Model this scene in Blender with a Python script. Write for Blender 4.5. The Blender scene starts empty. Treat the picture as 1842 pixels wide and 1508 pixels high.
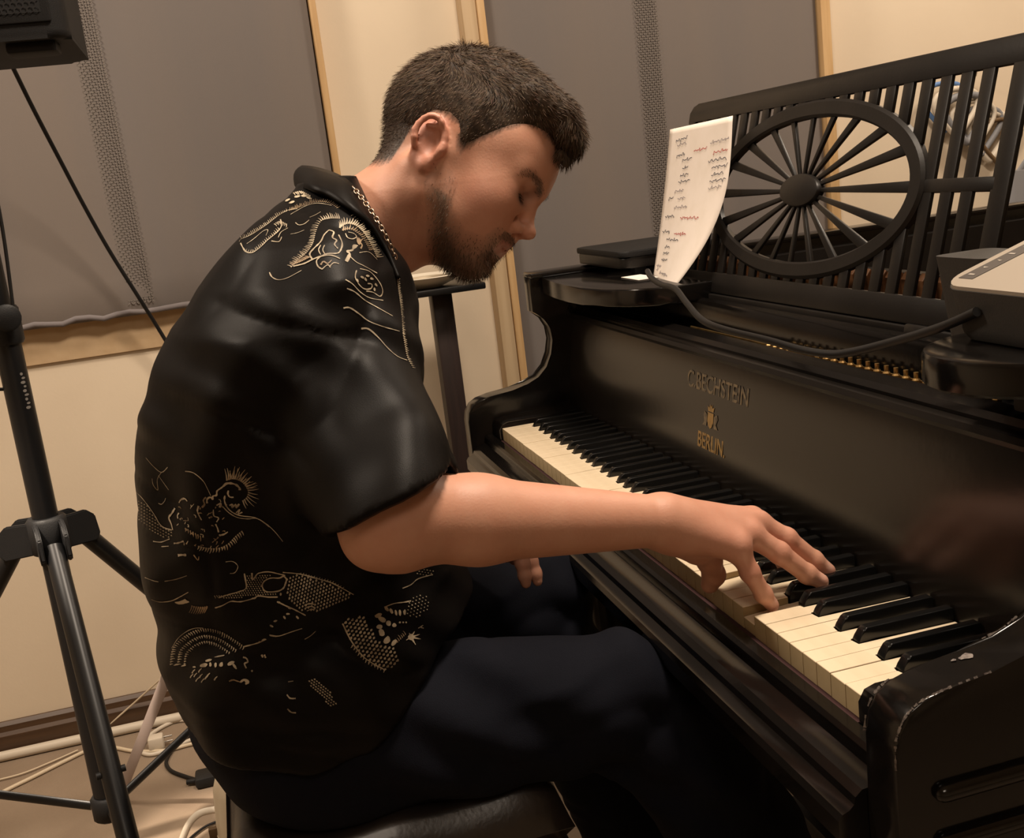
import bpy, bmesh, math, random
import numpy as np
from mathutils import Vector, Matrix
from mathutils.bvhtree import BVHTree

# ------------------------------------------------------------------ camera, world, light, exposure
SC = bpy.context.scene
COL = SC.collection
FPX = 1993.3                                   # focal length in pixels of the 1842 x 1508 frame
CAM = np.array([0.7466, -0.4430, 1.1657])


def rz(a):
    return np.array([[math.cos(a), -math.sin(a), 0], [math.sin(a), math.cos(a), 0], [0, 0, 1]])


def rx(a):
    return np.array([[1, 0, 0], [0, math.cos(a), -math.sin(a)], [0, math.sin(a), math.cos(a)]])


ROT = rz(1.33421) @ rx(1.355786) @ rz(-0.120982)
cd = bpy.data.cameras.new('camera')
cam = bpy.data.objects.new('camera', cd)
COL.objects.link(cam)
cd.sensor_width = 36.0
cd.sensor_fit = 'HORIZONTAL'
cd.lens = 36.0 * FPX / 1842.0
cd.clip_start = 0.02
m4 = Matrix.Identity(4)
for i in range(3):
    for j in range(3):
        m4[i][j] = ROT[i, j]
    m4[i][3] = CAM[i]
cam.matrix_world = m4
SC.camera = cam

world = bpy.data.worlds.new('room_air')
SC.world = world
world.use_nodes = True
bg = world.node_tree.nodes['Background']
bg.inputs[0].default_value = (1.0, 0.80, 0.58, 1)
bg.inputs[1].default_value = 0.02


def area(name, loc, target, size, power, col=(1.0, 0.835, 0.67), size_y=None, spread=180):
    l = bpy.data.lights.new(name, 'AREA')
    l.energy = power
    l.color = col
    l.shape = 'RECTANGLE' if size_y else 'SQUARE'
    l.size = size
    if size_y:
        l.size_y = size_y
    l.spread = math.radians(spread)
    o = bpy.data.objects.new(name, l)
    COL.objects.link(o)
    o.location = loc
    d = Vector(target) - Vector(loc)
    o.rotation_euler = d.to_track_quat('-Z', 'Y').to_euler()
    return o


area('ceiling_lamp_light', (-0.25, 0.18, 2.55), (-0.35, -0.05, 0.0), 0.40, 46)
area('camera_side_fill', (1.6, -0.5, 2.55), (0.0, -0.4, 0.6), 0.6, 9)  # added camera-side fill to brighten face and neck, no lamp of the room
area('ceiling_lamp_light.002', (-1.1, 1.7, 2.55), (-1.5, 1.5, 0.0), 0.4, 24)
area('ceiling_lamp_light.003', (-0.9, -1.5, 2.55), (-1.4, -1.0, 0.0), 0.4, 31)
sl = bpy.data.lights.new('downlight', 'SPOT')
sl.energy = 480
sl.color = (1.0, 0.835, 0.67)
sl.spot_size = math.radians(8)
sl.spot_blend = 0.6
sl.shadow_soft_size = 0.03
so = bpy.data.objects.new('downlight', sl)
COL.objects.link(so)
so.location = (-0.6, -1.4, 2.6)
so.rotation_euler = (Vector((-1.30, -0.65, 0.0)) - so.location).to_track_quat('-Z', 'Y').to_euler()

vs = SC.view_settings
vs.view_transform = 'Standard'
vs.look = 'None'
vs.exposure = 0.0
vs.gamma = 1.0
vs.use_curve_mapping = False


def at(px, py, depth):
    """world point seen at a pixel of the 1842 x 1508 frame at a depth in metres"""
    return CAM + ROT @ np.array([(px - 921) / FPX, -(py - 754) / FPX, -1.0]) * depth


def atx(px, py, X):
    d = ROT @ np.array([(px - 921) / FPX, -(py - 754) / FPX, -1.0])
    return CAM + d * ((X - CAM[0]) / d[0])


# ------------------------------------------------------------------ materials
MATS = {}


def mat(name, col, rough=0.5, metal=0.0, coat=0.0, noise=None, bump=None, spec=0.5, sheen=0.0, attr=None, sss=0.0):
    """noise = (scale, colour2, stretch xyz, low, high) ; bump = (scale, strength, stretch)"""
    m = bpy.data.materials.new(name)
    m.use_nodes = True
    nt = m.node_tree
    b = nt.nodes['Principled BSDF']
    b.inputs['Base Color'].default_value = (*col, 1)
    b.inputs['Roughness'].default_value = rough
    b.inputs['Metallic'].default_value = metal
    b.inputs['Coat Weight'].default_value = coat
    b.inputs['Coat Roughness'].default_value = 0.08
    b.inputs['Specular IOR Level'].default_value = spec
    if sheen:
        b.inputs['Sheen Weight'].default_value = sheen
        b.inputs['Sheen Roughness'].default_value = 0.4
    if sss:
        b.inputs['Subsurface Weight'].default_value = sss
        b.inputs['Subsurface Radius'].default_value = (0.012, 0.005, 0.003)
        b.inputs['Subsurface Scale'].default_value = 0.6
    tc = nt.nodes.new('ShaderNodeTexCoord')

    def tex(scale, stretch, detail=6):
        mp = nt.nodes.new('ShaderNodeMapping')
        mp.inputs['Scale'].default_value = stretch
        n = nt.nodes.new('ShaderNodeTexNoise')
        n.inputs['Scale'].default_value = scale
        n.inputs['Detail'].default_value = detail
        nt.links.new(tc.outputs['Object'], mp.inputs[0])
        nt.links.new(mp.outputs[0], n.inputs['Vector'])
        return n
    src = None
    if attr:
        a = nt.nodes.new('ShaderNodeAttribute')
        a.attribute_name = attr
        src = a.outputs['Color']
        nt.links.new(src, b.inputs['Base Color'])
    if noise:
        sc, c2, st, lo, hi = noise
        n = tex(sc, st)
        r = nt.nodes.new('ShaderNodeMapRange')
        r.inputs['From Min'].default_value = lo
        r.inputs['From Max'].default_value = hi
        nt.links.new(n.outputs['Fac'], r.inputs['Value'])
        mx = nt.nodes.new('ShaderNodeMix')
        mx.data_type = 'RGBA'
        nt.links.new(r.outputs[0], mx.inputs['Factor'])
        mx.inputs['A'].default_value = (*col, 1)
        mx.inputs['B'].default_value = (*c2, 1)
        if src:
            nt.links.new(src, mx.inputs['A'])
            mx.blend_type = 'MULTIPLY'
        nt.links.new(mx.outputs['Result'], b.inputs['Base Color'])
    if bump:
        sc, strength, st = bump
        n = tex(sc, st)
        bp = nt.nodes.new('ShaderNodeBump')
        bp.inputs['Strength'].default_value = strength
        bp.inputs['Distance'].default_value = 0.002
        nt.links.new(n.outputs['Fac'], bp.inputs['Height'])
        nt.links.new(bp.outputs[0], b.inputs['Normal'])
    MATS[name] = m
    return m


mat('lacquer', (0.004, 0.0034, 0.003), 0.16, spec=0.42, coat=0.0, noise=(9, (0.007, 0.0055, 0.005), (1, 1, 1), 0.45, 0.75), bump=(160, 0.03, (1, 1, 1)))
mat('lacquer_matt', (0.0065, 0.0055, 0.0048), 0.40, spec=0.28, noise=(14, (0.010, 0.0082, 0.007), (1, 1, 1), 0.4, 0.7), bump=(220, 0.05, (1, 1, 1)))
mat('fallboard_black', (0.0055, 0.0046, 0.004), 0.22, spec=0.5, noise=(5, (0.009, 0.007, 0.0055), (1, 1, 1), 0.4, 0.7), bump=(90, 0.04, (1, 1, 1)))
mat('ivory', (0.72, 0.60, 0.43), 0.33, noise=(7, (0.62, 0.50, 0.34), (1, 6, 1), 0.4, 0.75))
mat('key_wood', (0.36, 0.25, 0.12), 0.6, noise=(30, (0.27, 0.18, 0.08), (3, 1, 3), 0.35, 0.7))
mat('ebony', (0.004, 0.004, 0.004), 0.22, spec=0.35)
mat('red_felt', (0.030, 0.006, 0.006), 0.9, bump=(700, 0.4, (1, 1, 1)))
mat('worn', (0.20, 0.17, 0.15), 0.7, noise=(300, (0.07, 0.055, 0.05), (1, 1, 1), 0.4, 0.6))
mat('gold_letter', (0.34, 0.21, 0.075), 0.42, metal=0.5, noise=(120, (0.15, 0.10, 0.05), (1, 1, 1), 0.45, 0.7))
mat('gold_faded', (0.15, 0.108, 0.06), 0.42, noise=(120, (0.03, 0.024, 0.018), (1, 1, 1), 0.4, 0.65))
mat('brass', (0.55, 0.36, 0.14), 0.3, metal=0.9, noise=(60, (0.35, 0.2, 0.08), (1, 1, 1), 0.4, 0.7))
mat('hammer_wood', (0.20, 0.085, 0.032), 0.5, noise=(40, (0.13, 0.055, 0.02), (1, 1, 5), 0.35, 0.7))
mat('bronze_plate', (0.10, 0.055, 0.025), 0.45, metal=0.4, noise=(18, (0.06, 0.035, 0.018), (1, 1, 1), 0.35, 0.7))
mat('steel', (0.5, 0.48, 0.45), 0.3, metal=1.0)
mat('cream_wall', (0.71, 0.60, 0.455), 0.75, noise=(3.5, (0.67, 0.56, 0.42), (1, 1, 1), 0.35, 0.7), bump=(140, 0.10, (1, 1, 1)))
mat('ceiling_white', (0.7, 0.62, 0.5), 0.9, bump=(90, 0.2, (1, 1, 1)))
mat('pine', (0.60, 0.40, 0.20), 0.5, noise=(14, (0.50, 0.31, 0.14), (6, 6, 0.35), 0.35, 0.7))
mat('pine_board', (0.56, 0.42, 0.26), 0.55, noise=(10, (0.50, 0.36, 0.21), (6, 6, 0.35), 0.35, 0.7))
mat('plaster_band', (0.62, 0.45, 0.27), 0.7, noise=(24, (0.57, 0.40, 0.23), (1, 1, 1), 0.4, 0.7), bump=(60, 0.35, (1, 1, 1)))
mat('skirting', (0.085, 0.045, 0.022), 0.42, noise=(12, (0.055, 0.028, 0.014), (6, 0.4, 6), 0.35, 0.7))
mat('carpet', (0.29, 0.22, 0.155), 0.95, noise=(5, (0.24, 0.175, 0.12), (1, 1, 1), 0.35, 0.7), bump=(900, 0.6, (1, 1, 1)))
mat('grey_cloth', (0.165, 0.145, 0.135), 0.9, noise=(1.3, (0.185, 0.155, 0.135), (1, 3, 0.25), 0.4, 0.65), bump=(1400, 0.25, (1, 1, 1)))
mat('grey_fold', (0.175, 0.155, 0.155), 0.9, bump=(1400, 0.25, (1, 1, 1)))
mat('lace', (0.183, 0.158, 0.139), 0.9, bump=(1400, 0.25, (1, 1, 1)))
mat('stand_black', (0.006, 0.006, 0.0065), 0.36, spec=0.4)
mat('stand_plastic', (0.011, 0.011, 0.0115), 0.5, spec=0.3, bump=(600, 0.15, (1, 1, 1)))
mat('speaker_black', (0.008, 0.0075, 0.0075), 0.65, spec=0.25, bump=(800, 0.3, (1, 1, 1)))
mat('grille', (0.014, 0.013, 0.013), 0.55, metal=0.0, spec=0.2)
mat('hole', (0.006, 0.006, 0.006), 0.9)
mat('cable_black', (0.007, 0.0065, 0.0065), 0.5, spec=0.3)
mat('cable_white', (0.60, 0.53, 0.43), 0.5)
mat('cable_cream', (0.60, 0.50, 0.36), 0.5)
mat('print_grey', (0.18, 0.165, 0.15), 0.5)
mat('post_brown', (0.018, 0.011, 0.010), 0.45, noise=(20, (0.03, 0.017, 0.014), (6, 6, 0.4), 0.35, 0.7))
mat('dish_white', (0.72, 0.66, 0.55), 0.45)
mat('paper', (0.78, 0.70, 0.63), 0.8, noise=(40, (0.74, 0.66, 0.58), (1, 1, 1), 0.4, 0.7))
mat('ink', (0.055, 0.055, 0.075), 0.7)
mat('ink_pale', (0.26, 0.23, 0.24), 0.7)
mat('ink_red', (0.40, 0.07, 0.06), 0.7)
mat('device_grey', (0.030, 0.027, 0.024), 0.6, spec=0.3, bump=(700, 0.15, (1, 1, 1)))
mat('device_top', (0.25, 0.21, 0.165), 0.55)
mat('label_dark', (0.055, 0.045, 0.038), 0.5)
mat('label_pale', (0.30, 0.27, 0.23), 0.5)
mat('leather', (0.016, 0.012, 0.010), 0.3, coat=0.15, bump=(160, 0.12, (1, 1, 1)), noise=(20, (0.024, 0.017, 0.013), (1, 1, 1), 0.4, 0.7))
mat('bench_cream', (0.66, 0.57, 0.42), 0.45, noise=(10, (0.58, 0.48, 0.34), (6, 6, 0.5), 0.35, 0.7))
mat('bench_black', (0.012, 0.011, 0.010), 0.4)
mat('tag_brown', (0.12, 0.07, 0.03), 0.6)
mat('strap', (0.34, 0.27, 0.24), 0.7, bump=(900, 0.3, (1, 1, 1)))
mat('blue_wrap', (0.10, 0.20, 0.42), 0.6)
mat('grey_wrap', (0.20, 0.20, 0.21), 0.6)
mat('skin', (0.5, 0.28, 0.19), 0.52, attr='tone', sss=0.10, bump=(420, 0.10, (1, 1, 1)), noise=(45, (0.94, 0.88, 0.86), (1, 1, 1), 0.35, 0.75))
mat('hair', (0.05, 0.035, 0.022), 0.62, attr='tone', spec=0.18)
mat('shirt_black', (0.0048, 0.0040, 0.0036), 0.45, spec=0.085, sheen=0.0, noise=(6, (0.0075, 0.006, 0.005), (1, 1, 1), 0.4, 0.7), bump=(1300, 0.10, (1, 1, 1)))
mat('print_beige', (0.48, 0.40, 0.28), 0.6, noise=(60, (0.22, 0.17, 0.11), (1, 1, 1), 0.40, 0.62))
mat('print_tan', (0.36, 0.25, 0.14), 0.6, noise=(60, (0.14, 0.09, 0.05), (1, 1, 1), 0.40, 0.62))
mat('navy', (0.0036, 0.0042, 0.0078), 0.85, spec=0.12, bump=(900, 0.25, (1, 1, 1)), noise=(9, (0.0052, 0.0058, 0.0100), (1, 1, 1), 0.4, 0.7))
mat('chain', (0.58, 0.44, 0.33), 0.32, metal=1.0)
mat('eye_white', (0.55, 0.48, 0.42), 0.25)
mat('bulb_shade', (0.75, 0.7, 0.6), 0.5)

# ------------------------------------------------------------------ mesh helpers


def link(name, me, m, parent=None, smooth=False, angle=None):
    if m and not me.materials:
        me.materials.append(MATS[m])
    o = bpy.data.objects.new(name, me)
    COL.objects.link(o)
    if parent:
        o.parent = parent
    if smooth:
        me.polygons.foreach_set('use_smooth', [True] * len(me.polygons))
        if angle is not None:
            me.set_sharp_from_angle(angle=math.radians(angle))
    return o


def tomesh(bm, name='mesh'):
    me = bpy.data.meshes.new(name)
    bmesh.ops.recalc_face_normals(bm, faces=bm.faces)
    bm.to_mesh(me)
    bm.free()
    return me


def tag(o, label, cat, group=None, kind=None):
    if label:
        o['label'] = label
    if cat:
        o['category'] = cat
    if group:
        o['group'] = group
    if kind:
        o['kind'] = kind
    return o


def empty(name, loc, label, cat, group=None):
    o = bpy.data.objects.new(name, None)
    o.empty_display_size = 0.05
    COL.objects.link(o)
    o.location = loc
    o['_o'] = 1
    del o['_o']
    return tag(o, label, cat, group)


def child(o, parent):
    """parent an object whose mesh is in world coordinates"""
    o.parent = parent
    p = parent
    t = Vector((0, 0, 0))
    while p:
        t += p.location
        p = p.parent
    o.location = Vector(o.location) - t
    return o


def boxmesh(lo, hi, bev=0.0, seg=2):
    bm = bmesh.new()
    bmesh.ops.create_cube(bm, size=1.0)
    lo = Vector(lo)
    hi = Vector(hi)
    for v in bm.verts:
        v.co = Vector([lo[i] + (v.co[i] + 0.5) * (hi[i] - lo[i]) for i in range(3)])
    if bev:
        bmesh.ops.bevel(bm, geom=list(bm.edges), offset=bev, segments=seg, profile=0.5, affect='EDGES')
    return tomesh(bm)


def box(name, lo, hi, m, parent=None, bev=0.0, seg=2):
    o = link(name, boxmesh(lo, hi, bev, seg), m, None, bool(bev), 40 if bev else None)
    return child(o, parent) if parent else o


def prismmesh(poly, axis, a, b, bev=0.0, seg=2):
    """extrude a 2D polygon along axis from a to b. axis 0: poly=(y,z); 1: poly=(x,z); 2: poly=(x,y)"""
    bm = bmesh.new()

    def P(q, t):
        return [(t, q[0], q[1]), (q[0], t, q[1]), (q[0], q[1], t)][axis]
    va = [bm.verts.new(P(q, a)) for q in poly]
    vb = [bm.verts.new(P(q, b)) for q in poly]
    fa = bm.faces.new(va)
    fb = bm.faces.new(list(reversed(vb)))
    n = len(poly)
    for i in range(n):
        bm.faces.new([va[i], vb[i], vb[(i + 1) % n], va[(i + 1) % n]])
    if bev:
        es = list(fa.edges) + list(fb.edges)
        bmesh.ops.bevel(bm, geom=es, offset=bev, segments=seg, profile=0.5, affect='EDGES')
    return tomesh(bm)


def prism(name, poly, axis, a, b, m, parent=None, bev=0.0, seg=2, smooth=True, angle=35):
    o = link(name, prismmesh(poly, axis, a, b, bev, seg), m, None, smooth, angle)
    return child(o, parent) if parent else o


def smooth_path(pts, n=6):
    pts = [np.array(p, float) for p in pts]
    P = [pts[0]] + pts + [pts[-1]]
    out = []
    for i in range(1, len(P) - 2):
        for k in range(n):
            t = k / n
            p0, p1, p2, p3 = P[i - 1], P[i], P[i + 1], P[i + 2]
            out.append(0.5 * ((2 * p1) + (-p0 + p2) * t + (2 * p0 - 5 * p1 + 4 * p2 - p3) * t * t + (-p0 + 3 * p1 - 3 * p2 + p3) * t ** 3))
    out.append(pts[-1])
    return out


def tubemesh(pts, r, seg=10, caps=True, rads=None, flat=1.0):
    pts = [Vector(p) for p in pts]
    n = len(pts)
    vs_, fs = [], []
    up = None
    for i in range(n):
        t = (pts[min(i + 1, n - 1)] - pts[max(i - 1, 0)]).normalized()
        if up is None:
            up = t.orthogonal().normalized()
            if abs(t.z) < 0.95:
                up = (Vector((0, 0, 1)) - t * t.z).normalized()
        else:
            up = (up - t * up.dot(t)).normalized()
        sd = t.cross(up)
        rr = rads[i] if rads else r
        for k in range(seg):
            a = 2 * math.pi * k / seg
            vs_.append(pts[i] + up * (math.cos(a) * rr) + sd * (math.sin(a) * rr * flat))
    for i in range(n - 1):
        for k in range(seg):
            fs.append((i * seg + k, i * seg + (k + 1) % seg, (i + 1) * seg + (k + 1) % seg, (i + 1) * seg + k))
    if caps:
        fs.append(tuple(reversed(range(seg))))
        fs.append(tuple((n - 1) * seg + k for k in range(seg)))
    me = bpy.data.meshes.new('tube')
    me.from_pydata([tuple(v) for v in vs_], [], fs)
    return me


def tube(name, pts, r, m, parent=None, seg=10, rads=None, flat=1.0):
    o = link(name, tubemesh(pts, r, seg, True, rads, flat), m, None, True, 50)
    return child(o, parent) if parent else o


def lathemesh(prof, seg=40, center=(0, 0, 0)):
    """prof: list of (r, z)"""
    vs_, fs = [], []
    for r, z in prof:
        for k in range(seg):
            a = 2 * math.pi * k / seg
            vs_.append((center[0] + r * math.cos(a), center[1] + r * math.sin(a), center[2] + z))
    n = len(prof)
    for i in range(n - 1):
        for k in range(seg):
            fs.append((i * seg + k, i * seg + (k + 1) % seg, (i + 1) * seg + (k + 1) % seg, (i + 1) * seg + k))
    fs.append(tuple(reversed(range(seg))))
    fs.append(tuple((n - 1) * seg + k for k in range(seg)))
    me = bpy.data.meshes.new('lathe')
    me.from_pydata(vs_, [], fs)
    return me


def copy_obj(o, parent=None):
    c = o.copy()
    COL.objects.link(c)
    c.parent = parent
    return c


def textmesh(body, size, extrude=0.0004, bold=0.0):
    cu = bpy.data.curves.new('lettering', 'FONT')
    cu.body = body
    cu.size = size
    cu.extrude = extrude
    cu.offset = bold
    cu.align_x = 'CENTER'
    cu.align_y = 'CENTER'
    o = bpy.data.objects.new('lettering', cu)
    COL.objects.link(o)
    dg = bpy.context.evaluated_depsgraph_get()
    me = bpy.data.meshes.new_from_object(o.evaluated_get(dg))
    bpy.data.objects.remove(o)
    return me


def struct(o):
    o['kind'] = 'structure'
    return o

# ------------------------------------------------------------------ the room
WX = -1.86                       # face of the far wall
struct(box('floor', (WX - 0.1, -3.2, -0.06), (3.2, 3.2, 0.0), 'carpet'))
struct(box('ceiling', (WX - 0.1, -3.2, 2.7), (3.2, 3.2, 2.76), 'ceiling_white'))
struct(box('wall_far', (WX - 0.1, -3.2, 0.0), (WX, 3.2, 2.7), 'cream_wall'))
struct(box('wall_left', (WX, -3.2, 0.0), (3.2, -3.1, 2.7), 'cream_wall'))
struct(box('wall_right', (WX, 3.1, 0.0), (3.2, 3.2, 2.7), 'cream_wall'))
struct(box('wall_back', (3.1, -3.1, 0.0), (3.2, 3.1, 2.7), 'cream_wall'))
prof = [(WX, 0.0), (WX + 0.018, 0.0), (WX + 0.018, 0.052), (WX + 0.012, 0.060), (WX + 0.012, 0.074), (WX + 0.005, 0.082), (WX, 0.082)]
struct(prism('baseboard_far', prof, 1, -3.1, 3.1, 'skirting'))


def panel(y0, y1, z0, z1, label, folds, edges):
    """cloth-covered acoustic panel on a wooden frame, its cloth lying in soft folds"""
    root = empty('acoustic_panel', (WX, (y0 + y1) / 2, z0), label, 'acoustic panel', 'grey cloth acoustic panels on the wall')
    ny, nz = 90, 40
    vs_, fs = [], []
    rnd = random.Random(int(y0 * 100))
    for j in range(nz + 1):
        for i in range(ny + 1):
            u, v = i / ny, j / nz
            d = 0.045
            for (fy, w, a, sl) in folds:
                t = (u - fy - sl * (v - 0.5)) / w
                d += a * math.exp(-t * t)
            e = min(u * (y1 - y0), (1 - u) * (y1 - y0), v * (z1 - z0)) / 0.012
            d -= 0.012 * math.exp(-e * e)
            if v < 0.04:
                d += 0.003 * math.sin(u * 40 + 3 * math.sin(u * 9))
            vs_.append((WX + d, y0 + u * (y1 - y0), z0 + v * (z1 - z0)))
    for j in range(nz):
        for i in range(ny):
            a = j * (ny + 1) + i
            fs.append((a, a + 1, a + ny + 2, a + ny + 1))
    me = bpy.data.meshes.new('cloth')
    me.from_pydata(vs_, [], fs)
    child(link('cloth', me, 'grey_cloth', None, True), root)
    box('backing_board', (WX, y0 + 0.004, z0 + 0.004), (WX + 0.03, y1 - 0.004, z1), 'pine_board', root)
    for (ya, yb, dx, m) in edges:
        box('frame_edge', (WX, ya, z0 if z0 > 0.3 else 0.0), (WX + dx, yb, z1), m, root, 0.002)
    return root


pa = panel(-2.2, -0.168, 0.965, 2.6, 'grey cloth acoustic panel behind the tripod stand and loudspeaker', [(0.72, 0.05, 0.006, -0.03), (0.80, 0.02, -0.004, -0.03), (0.9, 0.10, 0.004, 0.02), (0.6, 0.1, 0.005, 0.03)], [(-0.165, -0.150, 0.05, 'pine')])
pb = panel(0.225, 1.064, 0.12, 2.6, 'grey cloth acoustic panel behind the pianist and music desk', [(0.03, 0.02, 0.006, 0.0), (0.62, 0.05, 0.005, 0.02), (0.70, 0.03, -0.004, 0.02), (0.3, 0.15, 0.004, 0.05)], [(0.172, 0.205, 0.052, 'pine_board'), (0.206, 0.224, 0.058, 'pine'), (1.066, 1.092, 0.055, 'pine')])


def lace_strip(root, y0, y1, z0, z1, lean, d):
    """band of net weave showing in the cloth, a lattice of fine threads"""
    vs_, fs = [], []
    step = 0.011
    nz = int((z1 - z0) / step)
    ny = max(2, int((y1 - y0) / step))

    def q(y, z, dy, dz):
        k = len(vs_)
        t = 0.0011
        L = math.hypot(dy, dz)
        ny_, nz_ = -dz / L * t, dy / L * t
        for (a, b) in ((y - ny_, z - nz_), (y + dy - ny_, z + dz - nz_), (y + dy + ny_, z + dz + nz_), (y + ny_, z + nz_)):
            vs_.append((WX + d, a + lean * (b - z1), b))
        fs.append((k, k + 1, k + 2, k + 3))
    for j in range(nz):
        for i in range(ny):
            y = y0 + i * step
            z = z0 + j * step
            q(y, z, step, step)
            q(y + step, z, -step, step)
    me = bpy.data.meshes.new('lace_band')
    me.from_pydata(vs_, [], fs)
    child(link('lace_band', me, 'lace'), root)


lace_strip(pa, -0.67, -0.61, 0.99, 2.0, -0.02, 0.0505)
lace_strip(pb, 0.585, 0.645, 0.80, 2.0, 0.0, 0.0505)
struct(box('trim_1', (WX, -3.1, 0.885), (WX + 0.008, -0.15, 0.965), 'plaster_band', None, 0.001))


def ragged(name, root, y0, y1, z, d):
    pts = [(WX + d, y0 + (y1 - y0) * t / 40, z + 0.003 * math.sin(t * 1.7) + 0.002 * math.sin(t * 4.1)) for t in range(41)]
    tube(name, pts, 0.006, 'grey_fold', root, 8, None, 0.7)


ragged('hem', pa, -1.3, -0.17, 0.972, 0.043)

# ------------------------------------------------------------------ grand piano
KEY = 0.0235
ZK = 0.72
piano = empty('grand_piano', (-0.5875, 0.9, 0.0), 'glossy black grand piano with ivory keys and a spoked-wheel music desk', 'piano')

# white keys
WHITE = 'ABCDEFG'
HEAD, FULL, BLK = 0.050, 0.150, 0.0125
SHIFT = {'C': -0.0035, 'D': 0.0035, 'F': -0.0045, 'G': 0.0, 'A': 0.0045}   # offset of the black key right of C, D, F, G, A
letters = [WHITE[i % 7] for i in range(50)]


def has_black_right(i):
    return letters[i] in 'ACDFG' and i < 49


def white_mesh(le, first, last):
    w = KEY - 0.0009
    l0, l1 = 0.00045, 0.00045 + w
    tl, tr = l0, l1
    prev = {'B': 'A', 'D': 'C', 'E': 'D', 'G': 'F', 'A': 'G'}.get(le)
    if prev and not first:
        tl = SHIFT[prev] + BLK / 2 + 0.001
    if le in 'ACDFG' and not last:
        tr = KEY + SHIFT[le] - BLK / 2 - 0.001
    poly = [(l0, 0), (l1, 0), (l1, HEAD), (tr, HEAD), (tr, FULL), (tl, FULL), (tl, HEAD), (l0, HEAD)]
    bm = bmesh.new()
    top = [bm.verts.new((x, y, 0)) for x, y in poly]
    bot = [bm.verts.new((x, y, -0.0225)) for x, y in poly]
    ft = bm.faces.new(top)
    bm.faces.new(list(reversed(bot)))
    n = len(poly)
    for i in range(n):
        f = bm.faces.new([bot[i], bot[(i + 1) % n], top[(i + 1) % n], top[i]])
        f.material_index = 1 if i != 0 else 2
    bmesh.ops.bevel(bm, geom=list(ft.edges), offset=0.0007, segments=2, profile=0.5, affect='EDGES')
    me = tomesh(bm, 'white_key')
    for m in ('ivory', 'key_wood', 'key_front'):
        me.materials.append(MATS[m])
    return me


mat('key_front', (0.50, 0.40, 0.24), 0.45, noise=(20, (0.40, 0.31, 0.17), (1, 1, 1), 0.35, 0.7))
wcache = {}
pressed = {41: 3.6, 37: 3.0}            # index of the whites held down
rk = random.Random(5)
for i in range(50):
    k = (letters[i], i == 0, i == 49)
    if k not in wcache:
        wcache[k] = white_mesh(*k)
    o = bpy.data.objects.new('white_key', wcache[k])
    COL.objects.link(o)
    o.location = (-1.175 + i * KEY, 0.0, ZK + rk.uniform(-0.0005, 0.0003))
    if i in pressed:
        o.location.z -= 0.0095
        o.rotation_euler = (math.radians(pressed[i]), 0, 0)
    child(o, piano)

# black keys
bm = bmesh.new()
prof = [(0.0515, 0.0), (0.0535, 0.004), (0.0575, 0.0105), (0.0605, 0.0125), (0.150, 0.0125), (0.150, -0.012), (0.0515, -0.012)]
bw = BLK / 2
L = [bm.verts.new((-bw * (0.80 if z > 0.008 else 1.0), y, z)) for y, z in prof]
R_ = [bm.verts.new((bw * (0.80 if z > 0.008 else 1.0), y, z)) for y, z in prof]
bm.faces.new(L)
bm.faces.new(list(reversed(R_)))
for i in range(len(prof)):
    bm.faces.new([L[i], R_[i], R_[(i + 1) % len(prof)], L[(i + 1) % len(prof)]])
bmesh.ops.bevel(bm, geom=[e for e in bm.edges if min(v.co.z for v in e.verts) > -0.001], offset=0.0014, segments=3, profile=0.5, affect='EDGES')
bme = tomesh(bm, 'black_key')
bme.materials.append(MATS['ebony'])
bme.polygons.foreach_set('use_smooth', [True] * len(bme.polygons))
bme.set_sharp_from_angle(angle=math.radians(40))
for i in range(50):
    if has_black_right(i):
        o = bpy.data.objects.new('black_key', bme)
        COL.objects.link(o)
        o.location = (-1.175 + (i + 1) * KEY + SHIFT[letters[i]], 0.0, ZK)
        child(o, piano)

# bed, slip and mouldings under the keys
box('keybed', (-1.26, -0.030, 0.612), (0.090, 0.9, 0.672), 'lacquer', piano, 0.003)
slip = [(-0.006, 0.668), (-0.006, 0.6985), (-0.018, 0.6985), (-0.0215, 0.695), (-0.0225, 0.684), (-0.030, 0.680), (-0.040, 0.679), (-0.046, 0.674), (-0.0475, 0.668), (-0.052, 0.664), (-0.058, 0.662), (-0.0615, 0.657), (-0.0615, 0.640), (-0.056, 0.634), (-0.050, 0.630), (-0.045, 0.618), (-0.030, 0.615), (-0.02, 0.64)]
prism('key_slip', slip, 0, -1.236, 0.062, 'lacquer', piano, 0.0, 2, True, 28)
box('felt_strip', (-1.176, -0.0055, 0.6945), (0.001, 0.004, 0.6972), 'red_felt', piano)
box('key_floor', (-1.236, 0.0, 0.66), (0.062, 0.17, 0.690), 'lacquer_matt', piano)
for x0, x1 in ((-1.238, -1.1765), (0.0015, 0.063)):
    b = [(-0.004, 0.672), (-0.004, 0.716), (0.002, 0.726), (0.012, 0.729), (0.16, 0.729), (0.16, 0.672)]
    prism('key_block', b, 0, x0, x1, 'lacquer', piano, 0.0012)
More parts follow.
